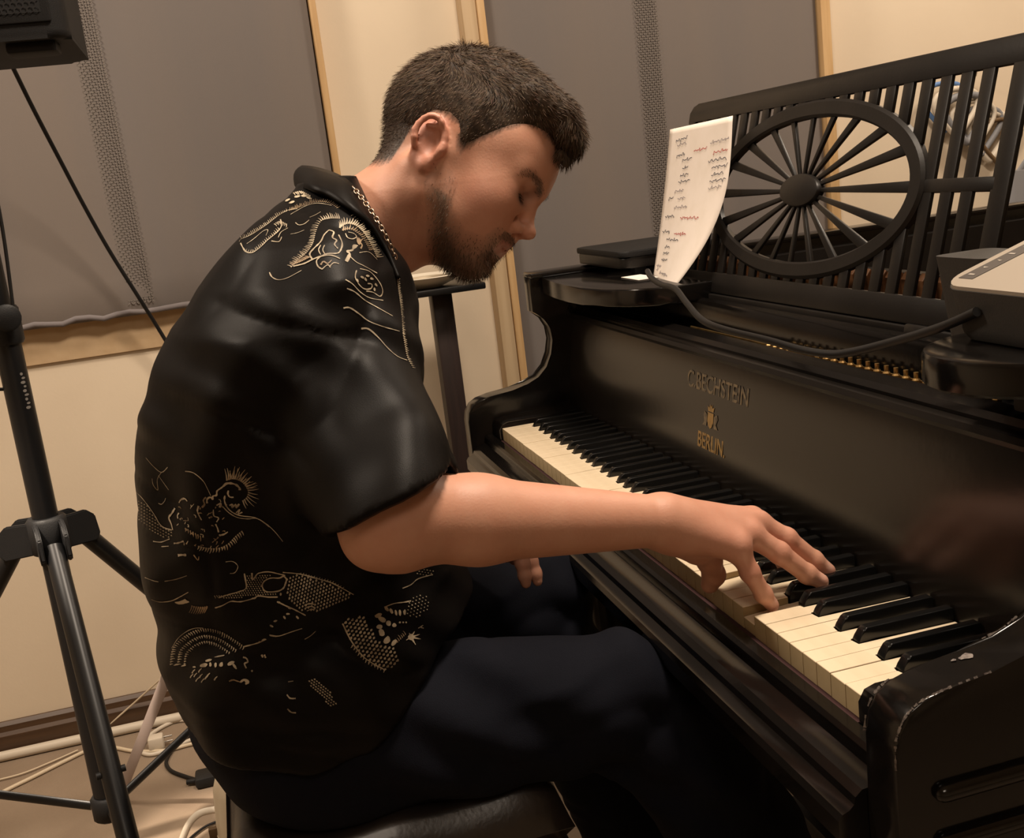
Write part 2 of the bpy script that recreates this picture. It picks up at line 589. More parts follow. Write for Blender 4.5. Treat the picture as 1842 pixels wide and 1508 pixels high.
# arms: rounded at the front, scrolling up to the top of the case
ARM = [(-0.036, 0.520), (-0.040, 0.66), (-0.040, 0.728), (-0.037, 0.744), (-0.029, 0.757), (-0.016, 0.765), (0.005, 0.7695), (0.045, 0.774), (0.075, 0.779), (0.098, 0.789), (0.116, 0.806), (0.128, 0.830), (0.134, 0.856), (0.132, 0.880), (0.122, 0.899), (0.106, 0.910), (0.100, 0.914), (0.100, 0.978)]
for x0, x1, ysh in ((-1.279, -1.238, -0.008), (0.063, 0.104, 0.004)):
    up_sh = 0.022 if x0 > 0 else 0.0
    poly = [(y + ysh * max(0, (0.06 - y)) / 0.1 + up_sh * min(1, max(0, (z - 0.775) / 0.06)), z) for y, z in ARM] + [(1.75, 0.978), (1.75, 0.520)]
    prism('side_arm', poly, 0, x0, x1, 'lacquer', piano, 0.0025, 3)
# rounded mouldings along the outer side
for zc, r in ((0.690, 0.0075), (0.650, 0.007)):
    pts = [(0.104, -0.0065, zc), (0.105, -0.0050, zc), (0.106, -0.002, zc), (0.106, 0.002, zc), (0.106, 0.3, zc + 0.001), (0.106, 1.6, zc + 0.002)]
    tube('side_moulding', pts, r, 'lacquer', piano, 16, [r * 0.35, r * 0.7, r * 0.93, r, r, r])
# outer case, tail and inner rim
box('case_lower_front', (-1.27, 0.12, 0.60), (0.095, 0.16, 0.70), 'lacquer', piano)
box('tail_rim', (-1.27, 1.715, 0.60), (0.096, 1.745, 0.975), 'lacquer', piano, 0.002)
box('inner_rim', (-1.238, 0.30, 0.70), (-1.205, 1.72, 0.955), 'lacquer_matt', piano)
box('rim_cap', (-1.281, 0.10, 0.976), (-1.225, 1.76, 0.986), 'lacquer', piano, 0.003)
box('soundboard_plate', (-1.205, 0.36, 0.84), (0.06, 1.72, 0.86), 'bronze_plate', piano)
for yy, zz in ((0.52, 0.925), (0.60, 0.905), (0.74, 0.90)):
    box('damper_rail', (-1.2, yy, zz - 0.012), (0.05, yy + 0.025, zz + 0.012), 'lacquer_matt', piano, 0.003)
for xx in (-0.95, -0.62, -0.28):
    box('plate_bar', (xx, 0.40, 0.86), (xx + 0.03, 1.7, 0.905), 'bronze_plate', piano, 0.004)
# three back legs
for lx, ly in ((-1.20, 0.05), (0.03, 0.05), (-0.6, 1.6)):
    prof_l = [(0.045, 0.0), (0.05, 0.03), (0.035, 0.06), (0.04, 0.12), (0.055, 0.35), (0.065, 0.48), (0.05, 0.52), (0.065, 0.55), (0.065, 0.615)]
    child(link('leg', lathemesh(prof_l, 24, (lx, ly + 0.12, 0)), 'lacquer', None, True, 40), piano)
# pedal lyre
box('pedal_lyre', (-0.70, 0.30, 0.14), (-0.47, 0.36, 0.612), 'lacquer_matt', piano, 0.01)
for xx in (-0.66, -0.53):
    tube('pedal', [(xx, 0.33, 0.12), (xx, 0.22, 0.08), (xx, 0.16, 0.06)], 0.012, 'brass', piano)
box('pedal_box', (-0.72, 0.28, 0.06), (-0.45, 0.38, 0.15), 'lacquer_matt', piano, 0.01)

# fallboard and its lettering
FB = [(0.152, 0.700), (0.152, 0.730), (0.155, 0.760), (0.160, 0.800), (0.166, 0.840), (0.172, 0.875), (0.176, 0.890), (0.172, 0.896), (0.174, 0.902), (0.186, 0.905), (0.200, 0.905), (0.200, 0.70)]
fall = prism('fallboard', FB, 0, -1.2375, 0.0625, 'fallboard_black', piano, 0.0, 2, True, 25)


def on_fall(z):
    p = [(0.730, 0.152), (0.760, 0.155), (0.800, 0.160), (0.840, 0.166), (0.875, 0.172)]
    return float(np.interp(z, [a for a, b in p], [b for a, b in p]))


def letter(body, x, z, size, m, sx=1.0, sz=1.0, bold=0.0003, name='lettering'):
    me = textmesh(body, size, 0.0002, bold)
    o = link(name, me, m)
    o.rotation_euler = (math.radians(90 - 8.3), 0, 0)
    o.location = (x, on_fall(z) - 0.0005, z)
    o.scale = (sx, sz, 1)
    o.parent = fall
    t = Vector(piano.location) + Vector(fall.location)
    o.location = Vector(o.location) - t
    return o


letter('C.BECHSTEIN', -0.604, 0.8560, 0.034, 'gold_faded', 0.93, 1.0)
letter('BERLIN.', -0.6115, 0.7775, 0.031, 'gold_letter', 0.83, 1.0)
# crest between the two lines: crown, shield and ribbon
cx, cz = -0.616, 0.8125


def flatpoly(name, pts, m):
    bm = bmesh.new()
    f = bm.faces.new([bm.verts.new((x, on_fall(z) - 0.0007, z)) for x, z in pts])
    me = tomesh(bm)
    o = child(link(name, me, m), piano)
    o.location = (0, 0, 0)
    o.parent = fall
    o.location = -(Vector(piano.location) + Vector(fall.location))
    return o


sh = [(cx - 0.009, cz + 0.008), (cx + 0.009, cz + 0.008), (cx + 0.009, cz - 0.005), (cx + 0.005, cz - 0.011), (cx, cz - 0.014), (cx - 0.005, cz - 0.011), (cx - 0.009, cz - 0.005)]
flatpoly('crest_shield', sh, 'gold_letter')
cr = [(cx - 0.008, cz + 0.0095), (cx + 0.008, cz + 0.0095), (cx + 0.0105, cz + 0.0165), (cx + 0.005, cz + 0.0145), (cx + 0.0028, cz + 0.0195), (cx, cz + 0.0155), (cx - 0.0028, cz + 0.0195), (cx - 0.005, cz + 0.0145), (cx - 0.0105, cz + 0.0165)]
flatpoly('crest_crown', cr, 'gold_letter')
for s in (-1, 1):
    w_ = [(cx + s * 0.0105, cz + 0.004), (cx + s * 0.020, cz + 0.008), (cx + s * 0.0225, cz + 0.002), (cx + s * 0.018, cz - 0.006), (cx + s * 0.024, cz - 0.012), (cx + s * 0.012, cz - 0.012), (cx + s * 0.0105, cz - 0.006)]
    flatpoly('crest_supporter', w_ if s > 0 else list(reversed(w_)), 'gold_faded')

# top of the case in front of the music desk
rail1 = [(0.186, 0.895), (0.182, 0.908), (0.186, 0.914), (0.206, 0.917), (0.214, 0.914), (0.214, 0.895)]
prism('top_rail', rail1, 0, -1.237, 0.062, 'lacquer', piano, 0, 2, True, 25)
box('pin_block', (-1.237, 0.214, 0.86), (0.062, 0.262, 0.906), 'lacquer_matt', piano)
prism('hinge_rail', [(0.239, 0.90), (0.238, 0.944), (0.241, 0.950), (0.250, 0.952), (0.254, 0.948), (0.256, 0.90)], 0, -1.16, -0.02, 'lacquer', piano, 0.001)
box('brass_strip', (-0.80, 0.2225, 0.906), (-0.12, 0.2245, 0.913), 'brass', piano)
pin = bpy.data.objects.new('brass_pin', lathemesh([(0.0042, 0), (0.0042, 0.008), (0.0026, 0.010), (0.0026, 0.016)], 10))
pin.data.materials.append(MATS['brass'])
COL.objects.link(pin)
pin.location = (-0.545, 0.2195, 0.906)
child(pin, piano)
for k in range(1, 26):
    c = copy_obj(pin, piano)
    c.location.x = pin.location.x + 0.0175 * k
# hammers and their rail behind the desk
hm = bpy.data.objects.new('hammer', prismmesh([(0.300, 0.905), (0.309, 0.905), (0.3095, 0.968), (0.3115, 0.982), (0.3045, 0.990), (0.2985, 0.982), (0.2995, 0.968)], 0, -0.0052, 0.0052, 0.001))
hm.data.materials.append(MATS['hammer_wood'])
COL.objects.link(hm)
hm.location = (-1.11, 0.02, 0.012)
child(hm, piano)
for k in range(1, 66):
    c = copy_obj(hm, piano)
    c.location.x = hm.location.x + 0.0163 * k
    c.location.y += rk.uniform(-0.001, 0.001)
box('desk_ledge', (-1.00, 0.258, 0.915), (-0.17, 0.292, 0.9565), 'lacquer_matt', piano, 0.002)
box('hammer_rail', (-1.18, 0.298, 0.885), (0.04, 0.345, 0.915), 'lacquer_matt', piano, 0.003)
# shelf at the bass side of the desk
sh_l = [(-1.236, 0.102), (-1.20, 0.094), (-1.15, 0.087), (-1.08, 0.081), (-1.00, 0.078), (-0.93, 0.082), (-0.87, 0.096), (-0.82, 0.118), (-0.785, 0.150), (-0.775, 0.19), (-0.775, 0.232), (-1.236, 0.232)]
prism('side_shelf', [(x - 0.03, y + 0.028) for x, y in sh_l[:-2]] + [(-0.805, 0.36), (-1.236, 0.36)], 2, 0.948, 0.976, 'lacquer', piano, 0.003, 3)

# music desk: leaning frame, slats and the wheel
DB = Vector((0.0, 0.262, 0.958))
DT = Vector((0.0, 0.073, 0.282)).normalized()
tilt = math.atan2(0.073, 0.282)
desk = bpy.data.objects.new('music_desk', None)
desk.empty_display_size = 0.05
COL.objects.link(desk)
desk.location = (-0.5855, 0.262, 0.958)
desk.rotation_euler = (-tilt, 0, 0)
child(desk, piano)
desk['label'] = 'black fretwork music desk with slats and an oval wheel'
TH = 0.007


def dpart(name, me, m='lacquer_matt', smooth=True):
    o = link(name, me, m, None, smooth, 35)
    o.parent = desk
    return o


HW = 0.399
# desk-local coordinates: x along, z up the slope, y thickness
outer = [(-HW, 0.0), (HW, 0.0), (HW, 0.284)]
dpart('bottom_rail', boxmesh((-HW, 0, 0), (HW, TH, 0.031), 0.0025))
tr = [(-HW, 0.264), (HW, 0.264), (HW, 0.286), (HW - 0.004, 0.291), (HW - 0.010, 0.293), (-HW + 0.03, 0.293), (-HW + 0.012, 0.290), (-HW, 0.280)]
dpart('top_rail', prismmesh(tr, 1, 0, TH, 0.0022))
for s in (-1, 1):
    a, b = sorted((s * HW, s * (HW - 0.026)))
    dpart('stile', boxmesh((a, 0.0005, 0.02), (b, TH - 0.0005, 0.27), 0.002))
EX, EZ = 0.2660, 0.1150           # outer semi-axes of the wheel ring
IX, IZ = 0.2400, 0.0930
EC = 0.149
pitch, gap = 0.0337, 0.0145


def ell_z(x, ax, az):
    return az * math.sqrt(max(0.0, 1 - (x / ax) ** 2))


for k in range(-10, 11):
    xc = k * pitch
    x0, x1 = xc - (pitch - gap) / 2, xc + (pitch - gap) / 2
    if abs(xc) + 0.009 >= EX - 0.008:
        dpart('slat', boxmesh((x0, 0.001, 0.028), (x1, TH - 0.001, 0.267), 0.0015))
    else:
        h = ell_z(abs(xc) , EX - 0.006, EZ - 0.006)
        dpart('slat', boxmesh((x0, 0.001, 0.028), (x1, TH - 0.001, EC - h), 0.0012))
        dpart('slat', boxmesh((x0, 0.001, EC + h), (x1, TH - 0.001, 0.267), 0.0012))
for s in (-1, 1):
    a, b = sorted((s * (EX - 0.008), s * (HW - 0.02)))
    dpart('cross_rail', boxmesh((a, 0.0004, EC - 0.0075), (b, TH - 0.0004, EC + 0.0075), 0.0018))
# ring
NS = 96
vs_, fs = [], []
sec = [(IX, IZ, 0.0), (IX + 0.003, IZ + 0.003, -0.003), (EX - 0.004, EZ - 0.004, -0.003), (EX, EZ, 0.0005), (EX, EZ, TH), (IX, IZ, TH)]
for k in range(NS):
    a = 2 * math.pi * k / NS
    for (ax, az, y) in sec:
        vs_.append((ax * math.cos(a), y, EC + az * math.sin(a)))
ns = len(sec)
for k in range(NS):
    for j in range(ns):
        fs.append((k * ns + j, k * ns + (j + 1) % ns, ((k + 1) % NS) * ns + (j + 1) % ns, ((k + 1) % NS) * ns + j))
me = bpy.data.meshes.new('wheel_ring')
me.from_pydata(vs_, [], [tuple(reversed(f)) for f in fs])
dpart('wheel_ring', me)
# hub
hub = []
for (s, y) in ((1.0, TH), (1.0, 0.0), (0.96, -0.003), (0.86, -0.0045)):
    hub.append((s, y))
vs_, fs = [], []
for (s, y) in hub:
    for k in range(48):
        a = 2 * math.pi * k / 48
        vs_.append((0.050 * s * math.cos(a), y, EC + 0.0215 * s * math.sin(a)))
for j in range(3):
    for k in range(48):
        fs.append((j * 48 + k, j * 48 + (k + 1) % 48, (j + 1) * 48 + (k + 1) % 48, (j + 1) * 48 + k))
fs.append(tuple(3 * 48 + k for k in range(48)))
fs.append(tuple(reversed(range(48))))
me = bpy.data.meshes.new('wheel_hub')
me.from_pydata(vs_, [], fs)
dpart('wheel_hub', me)
for ang in (0, 11, 22, 39, 61, 90, 119, 141, 158, 169, 180, 191, 202, 219, 241, 270, 299, 321, 338, 349):
    a = math.radians(ang)
    d = Vector((math.cos(a), 0, math.sin(a)))
    r0 = 1 / math.sqrt((d.x / 0.046) ** 2 + (d.z / 0.019) ** 2)
    r1 = 1 / math.sqrt((d.x / (IX + 0.004)) ** 2 + (d.z / (IZ + 0.004)) ** 2)
    p0, p1 = d * r0, d * r1
    nrm = Vector((-d.z, 0, d.x))
    w0, w1 = 0.0026, 0.0058
    sv = 0.35 + 0.65 * abs(math.sin(a)) if True else 1
    w1 = 0.0045 + 0.0022 * abs(math.cos(a)) ** 2
    poly = [p0 - nrm * w0, p1 - nrm * w1, p1 + nrm * w1, p0 + nrm * w0]
    bm = bmesh.new()
    va = [bm.verts.new((q.x, 0.0012, EC + q.z)) for q in poly]
    vb = [bm.verts.new((q.x, TH - 0.001, EC + q.z)) for q in poly]
    bm.faces.new(va)
    bm.faces.new(list(reversed(vb)))
    for i in range(4):
        bm.faces.new([va[i], vb[i], vb[(i + 1) % 4], va[(i + 1) % 4]])
    bmesh.ops.bevel(bm, geom=list(bm.edges), offset=0.0012, segments=2, profile=0.5, affect='EDGES')
    dpart('spoke', tomesh(bm))
# small pads in the corners between wheel and slats
for s in (-1, 1):
    dpart('desk_foot', boxmesh((s * 0.30 - 0.02, -0.004, -0.016), (s * 0.30 + 0.02, TH + 0.03, 0.001), 0.003))

# worn edges of the treble arm


def wear(path, off, w, gaps, seed, name='worn_edge'):
    rnd = random.Random(seed)
    pts = smooth_path(path, 14)
    vs_, fs = [], []
    for i in range(len(pts) - 1):
        t = i / (len(pts) - 1)
        if any(a <= t <= b for a, b in gaps) or rnd.random() < 0.10:
            continue
        ww = w * rnd.uniform(0.35, 1.25)
        a, b = Vector(pts[i]) + Vector(off), Vector(pts[i + 1]) + Vector(off)
        k = len(vs_)
        s1 = Vector((0.0, 0.0, 0.0))
        t_ = (b - a).normalized()
        sd = t_.cross(Vector((1, -0.6, 0.5)).normalized()).normalized()
        for q in (a - sd * ww * 0.5, b - sd * ww * 0.5, b + sd * ww * 0.5, a + sd * ww * 0.5):
            vs_.append(tuple(q))
        fs.append((k, k + 1, k + 2, k + 3))
    me = bpy.data.meshes.new(name)
    me.from_pydata(vs_, [], fs)
    return child(link(name, me, 'worn'), piano)


arm_edge = [(y + 0.004 * max(0, (0.06 - y)) / 0.1, z) for y, z in ARM]
wear([(0.1035, y - 0.0002, z + 0.0002) for y, z in arm_edge[1:8]], (0.0002, -0.0003, 0.0003), 0.0017, [(0.0, 0.12), (0.2, 0.23), (0.85, 0.88), (0.93, 0.95)], 3)
wear([(0.0636, y, z) for y, z in arm_edge[2:6]], (-0.0002, -0.0003, 0.0003), 0.0018, [(0.25, 0.4), (0.55, 0.6)], 8)
wear([(0.0637, 0.060, 0.7771), (0.0637, 0.082, 0.782), (0.0637, 0.10, 0.790)], (-0.0003, 0, 0.0005), 0.0018, [(0.0, 0.2)], 4)
for (x, y, z, r) in ((0.075, 0.045, 0.7742, 0.004), (0.074, 0.035, 0.7732, 0.0015)):
    me = bpy.data.meshes.new('paint_chip')
    pts = [(x + r * 1.2 * math.cos(a) * (0.8 + 0.3 * math.sin(3 * a)), y + r * 1.5 * math.sin(a), z + 0.0004 + 0.11 * r * 1.5 * math.sin(a)) for a in [2 * math.pi * k / 12 for k in range(12)]]
    me.from_pydata(pts, [], [tuple(range(12))])
    child(link('paint_chip', me, 'worn'), piano)

# ------------------------------------------------------------------ things on and around the piano


def rounded_rect(x0, x1, y0, y1, r, n=6):
    out = []
    for cx_, cy_, a0 in ((x1 - r, y1 - r, 0), (x0 + r, y1 - r, 90), (x0 + r, y0 + r, 180), (x1 - r, y0 + r, 270)):
        for k in range(n + 1):
            a = math.radians(a0 + 90 * k / n)
            out.append((cx_ + r * math.cos(a), cy_ + r * math.sin(a)))
    return out


# flat black case lying on the bass-side shelf
case = empty('flat_case', (-1.14, 0.30, 0.986), 'flat black slab case lying on the piano rim beside the setlist', 'case')
prism('body', rounded_rect(-1.262, -1.02, 0.205, 0.43, 0.015), 2, 0.990, 1.008, 'lacquer_matt', case, 0.003, 3)
prism('lid', rounded_rect(-1.265, -1.017, 0.202, 0.433, 0.016), 2, 1.009, 1.019, 'speaker_black', case, 0.003, 3)
for yy in (0.24, 0.40):
    box('foot', (-1.25, yy - 0.01, 0.986), (-1.23, yy + 0.01, 0.991), 'hole', case)
    box('foot', (-1.05, yy - 0.01, 0.976), (-1.03, yy + 0.01, 0.991), 'hole', case)

# handwritten setlist leaning against the music desk
sheet = empty('setlist_sheet', (-0.90, 0.26, 0.97), 'white sheet with handwritten setlist leaning on the music desk', 'paper')
NU, NV = 14, 30
A_tl, A_tr = np.array([-0.955, 0.283, 1.207]), np.array([-0.748, 0.292, 1.211])


def sheet_pt(u, v):
    """u across 0..1, v down 0..1 ; the lower right part curls forward"""
    top = A_tl + (A_tr - A_tl) * u
    Lb = np.array([-0.985, 0.243, 0.972])
    Rb = np.array([-0.855, 0.212, 0.955])
    bot = Lb + (Rb - Lb) * u
    p = top + (bot - top) * v
    curl = u * (v ** 2.2)
    sag = math.sin(math.pi * v) * (0.25 + 0.75 * u)
    p = p + np.array([0.050, 0.012, 0.0]) * sag * u * (0.55 + 0.45 * v)
    p = p + np.array([0.0, -0.012, 0.0]) * curl * (1 - v) + np.array([0.0, 0.010, 0.0]) * sag
    return p


vs_, fs = [], []
for j in range(NV + 1):
    for i in range(NU + 1):
        vs_.append(tuple(sheet_pt(i / NU, j / NV)))
for j in range(NV):
    for i in range(NU):
        a = j * (NU + 1) + i
        fs.append((a, a + NU + 1, a + NU + 2, a + 1))
me = bpy.data.meshes.new('page')
me.from_pydata(vs_, [], fs)
pg = link('page', me, 'paper', None, True)
sol = pg.modifiers.new('thick', 'SOLIDIFY')
sol.thickness = 0.0003
child(pg, sheet)


def scribble(u0, v0, u1, seed, m, amp=0.016):
    """one handwritten word: a looping pen line on the page"""
    rnd = random.Random(seed)
    n = int((u1 - u0) * 260)
    f1, f2 = rnd.uniform(90, 150), rnd.uniform(170, 260)
    p1_, p2_ = rnd.uniform(0, 6), rnd.uniform(0, 6)
    pts = []
    for k in range(n + 1):
        t = k / n
        ph = t * (u1 - u0) * 150
        q = t * (u1 - u0)
        hgt = (0.5 + 0.5 * math.sin(q * 61 + p1_)) * 0.8 + 0.35
        u = u0 + (u1 - u0) * t + 0.006 * math.cos(ph)
        v = v0 + amp * hgt * (0.40 * math.sin(q * f1 + p1_) + 0.30 * math.sin(q * f2 + p2_)) - 0.012 * t
        p = sheet_pt(min(max(u, 0), 1), min(max(v, 0), 1))
        pts.append(p)
    vs2, fs2 = [], []
    w = 0.00055
    for i, p in enumerate(pts):
        uu = np.array([0.97, 0.1, 0.0])
        d = pts[min(i + 1, n)] - pts[max(i - 1, 0)]
        nr = np.cross([0.15, -0.98, 0.2], d)
        L_ = np.linalg.norm(nr)
        nr = nr / L_ if L_ > 1e-9 else np.array([0, 0, 1.0])
        q = p + np.array([0.0004, -0.0009, 0.0002])
        vs2 += [tuple(q - nr * w), tuple(q + nr * w)]
        if i:
            k = 2 * i
            fs2.append((k - 2, k - 1, k + 1, k))
    me = bpy.data.meshes.new('handwriting')
    me.from_pydata(vs2, [], fs2)
    child(link('handwriting', me, m), sheet)


words = [(0.13, 0.085, 0.33, 'ink'), (0.16, 0.115, 0.32, 'ink_pale'), (0.17, 0.185, 0.32, 'ink'), (0.46, 0.165, 0.66, 'ink_red'), (0.28, 0.215, 0.44, 'ink'),
         (0.30, 0.265, 0.40, 'ink'), (0.28, 0.31, 0.42, 'ink'), (0.26, 0.35, 0.46, 'ink'), (0.22, 0.41, 0.38, 'ink_pale'), (0.12, 0.46, 0.21, 'ink'), (0.30, 0.455, 0.44, 'ink_pale'),
         (0.26, 0.51, 0.50, 'ink_pale'), (0.10, 0.575, 0.30, 'ink'), (0.42, 0.57, 0.74, 'ink_red'), (0.09, 0.675, 0.28, 'ink'), (0.38, 0.67, 0.62, 'ink_red'), (0.24, 0.715, 0.52, 'ink'),
         (0.24, 0.765, 0.37, 'ink'), (0.24, 0.805, 0.40, 'ink'), (0.23, 0.85, 0.40, 'ink'), (0.10, 0.90, 0.28, 'ink_pale'), (0.12, 0.93, 0.2, 'ink_pale'), (0.28, 0.928, 0.60, 'ink_pale'),
         (0.70, 0.13, 0.97, 'ink_pale'), (0.76, 0.19, 0.96, 'ink_red'), (0.70, 0.235, 0.95, 'ink'), (0.76, 0.275, 0.97, 'ink'), (0.77, 0.315, 0.93, 'ink'), (0.76, 0.352, 0.97, 'ink'), (0.76, 0.39, 0.93, 'ink_pale')]
for i, (u0, v0, u1, m) in enumerate(words):
    scribble(u0, v0, u1, i, m)
box('paper_scrap', (-1.02, 0.20, 0.977), (-0.94, 0.235, 0.9778), 'paper', sheet)

# round black base with a grey housing on it, at the treble side
dev = empty('equipment_housing', (-0.02, 0.185, 0.955), 'dark grey plastic housing with pale top, on round black base', 'device')
base = [(0.078, 0.0), (0.082, 0.003), (0.082, 0.024), (0.080, 0.028), (0.074, 0.030), (0.02, 0.030)]
child(link('base', lathemesh(base, 64, (-0.012, 0.176, 0.955)), 'lacquer', None, True, 35), dev)
box('base_mount', (-0.05, 0.19, 0.918), (0.04, 0.24, 0.956), 'hole', dev, 0.003)


def tapered(name, poly0, poly1, z0, z1, m, shear=(0, 0), tiltz=None):
    n = len(poly0)
    vs2, fs2 = [], []
    K = 8
    for k in range(K + 1):
        t = k / K
        e = 1 - 0.05 * max(0, (0.15 - t) / 0.15) ** 2
        for i in range(n):
            x = poly0[i][0] * (1 - t) + poly1[i][0] * t
            y = poly0[i][1] * (1 - t) + poly1[i][1] * t
            cx_ = sum(p[0] for p in poly0) / n
            cy_ = sum(p[1] for p in poly0) / n
            zt = z1 + (tiltz[0] * (x - cx_) + tiltz[1] * (y - cy_) if tiltz else 0)
            vs2.append((cx_ + (x - cx_) * e, cy_ + (y - cy_) * e, z0 + (zt - z0) * t))
    for k in range(K):
        for i in range(n):
            fs2.append((k * n + i, k * n + (i + 1) % n, (k + 1) * n + (i + 1) % n, (k + 1) * n + i))
    fs2.append(tuple(reversed(range(n))))
    fs2.append(tuple(K * n + i for i in range(n)))
    me_ = bpy.data.meshes.new(name)
    me_.from_pydata(vs2, [], fs2)
    return me_


TX = (0.0, 0.0)
b0 = rounded_rect(-0.072, 0.06, 0.150, 0.262, 0.024)
b1 = rounded_rect(-0.086, 0.072, 0.146, 0.272, 0.026)
child(link('housing', tapered('housing', b0, b1, 0.986, 1.046, 'device_grey', tiltz=(0.0, 0.30)), 'device_grey', None, True, 40), dev)
t0 = rounded_rect(-0.0855, 0.0715, 0.1465, 0.2715, 0.026)


def tilted_plate(name, poly, zc, th, m, cx_, cy_, g=(0.0, 0.30)):
    n = len(poly)
    vs2 = [(x, y, zc + g[0] * (x - cx_) + g[1] * (y - cy_)) for x, y in poly] + [(x, y, zc + th + g[0] * (x - cx_) + g[1] * (y - cy_)) for x, y in poly]
    fs2 = [tuple(reversed(range(n))), tuple(n + i for i in range(n))] + [(i, (i + 1) % n, n + (i + 1) % n, n + i) for i in range(n)]
    me_ = bpy.data.meshes.new(name)
    me_.from_pydata(vs2, [], fs2)
    return child(link(name, me_, m), dev)


ctr = (sum(p[0] for p in b0) / len(b0), sum(p[1] for p in b0) / len(b0))
tilted_plate('top_cover', t0, 1.0462, 0.003, 'device_top', *ctr)
tilted_plate('label_strip', [(-0.076, 0.160), (-0.058, 0.160), (-0.058, 0.262), (-0.076, 0.262)], 1.0494, 0.0003, 'label_dark', *ctr)
for k in range(7):
    yy = 0.166 + k * 0.0135
    tilted_plate('label_print', [(-0.072 + 0.003 * (k % 3), yy), (-0.064 - 0.002 * ((k * 2) % 3), yy), (-0.064, yy + 0.0018), (-0.071, yy + 0.0022)], 1.0499, 0.0002, 'label_pale', *ctr)
w0 = rounded_rect(-0.150, -0.095, 0.205, 0.255, 0.010)
w1 = rounded_rect(-0.165, -0.090, 0.196, 0.258, 0.012)
child(link('side_pod', tapered('side_pod', w0, w1, 0.940, 1.046, 'device_grey'), 'device_grey', None, True, 40), dev)
tube('wire_loop', smooth_path([(0.03, 0.27, 1.06), (0.0, 0.29, 1.10), (-0.03, 0.285, 1.115), (-0.035, 0.275, 1.08)], 6), 0.0012, 'cable_black', dev, 6)
tube('hanging_wire', smooth_path([(-0.05, 0.278, 1.10), (-0.045, 0.272, 1.075), (-0.03, 0.268, 1.062)], 5), 0.001, 'steel', dev, 6)
# its lead, running over the fallboard top to the setlist
lead = [at(1757, 561, 0.905), at(1690, 590, 0.955), at(1600, 617, 1.03), at(1530, 634, 1.085), at(1490, 637, 1.115), at(1440, 629, 1.155), at(1380, 612, 1.21), at(1300, 592, 1.30), at(1262, 575, 1.36), at(1235, 545, 1.42), at(1215, 520, 1.475), at(1190, 512, 1.54), at(1172, 500, 1.60), at(1165, 488, 1.66)]
tag(tube('power_lead', smooth_path(lead, 6), 0.0042, 'cable_black', None, 10), 'black power lead trailing over piano front from grey housing to setlist', 'cable')

# ------------------------------------------------------------------ bench
bench = empty('piano_bench', (-0.66, -0.35, 0.0), 'black leather padded piano bench under the seated pianist', 'bench')
BX0, BX1, BY0, BY1 = -0.90, -0.300, -0.545, -0.175


def cushion(x0, x1, y0, y1, z0, z1, nx=40, ny=30):
    vs2, fs2 = [], []
    rnd = random.Random(2)
    for side in (1, 0):
        for j in range(ny + 1):
            for i in range(nx + 1):
                u, v = i / nx, j / ny
                e = (1 - abs(2 * u - 1) ** 8) * (1 - abs(2 * v - 1) ** 8)
                if side:
                    z = z0 + (z1 - z0) * (0.35 + 0.65 * e ** 0.35)
                    z += 0.004 * math.sin(9 * u + 3 * math.sin(7 * v)) * e - 0.030 * math.exp(-(((u - 0.55) / 0.36) ** 4 + ((v - 0.42) / 0.50) ** 4))
                else:
                    z = z0 + (z1 - z0) * (0.35 - 0.35 * e ** 0.3)
                vs2.append((x0 + (x1 - x0) * u, y0 + (y1 - y0) * v, z))
    N = (nx + 1) * (ny + 1)
    for j in range(ny):
        for i in range(nx):
            a = j * (nx + 1) + i
            fs2.append((a, a + 1, a + nx + 2, a + nx + 1))
            fs2.append((N + a, N + a + nx + 1, N + a + nx + 2, N + a + 1))
    ring = [i for i in range(nx + 1)] + [(j + 1) * (nx + 1) - 1 for j in range(1, ny + 1)] + [ny * (nx + 1) + i for i in range(nx - 1, -1, -1)] + [j * (nx + 1) for j in range(ny - 1, 0, -1)]
    for k in range(len(ring)):
        a, b = ring[k], ring[(k + 1) % len(ring)]
        fs2.append((a, N + a, N + b, b))
    me_ = bpy.data.meshes.new('cushion')
    me_.from_pydata(vs2, [], fs2)
    return me_


child(link('cushion', cushion(BX0, BX1, BY0, BY1, 0.435, 0.540), 'leather', None, True, 60), bench)
prism('apron', rounded_rect(BX0 + 0.012, BX1 - 0.012, BY0 + 0.012, BY1 - 0.012, 0.01), 2, 0.36, 0.436, 'bench_black', bench, 0.003)
tube('piping', [(x, y, 0.437) for x, y in rounded_rect(BX0 + 0.004, BX1 - 0.004, BY0 + 0.004, BY1 - 0.004, 0.008)] + [(BX1 - 0.004, BY1 - 0.012, 0.437)], 0.0035, 'leather', bench, 8)
for sx in (BX0 + 0.05, BX1 - 0.05):
    for sy in (BY0 + 0.05, BY1 - 0.05):
        tube('leg', [(sx, sy, 0.0), (sx, sy, 0.18), (sx, sy, 0.362)], 0.02, 'bench_black', bench, 12, [0.016, 0.02, 0.026])
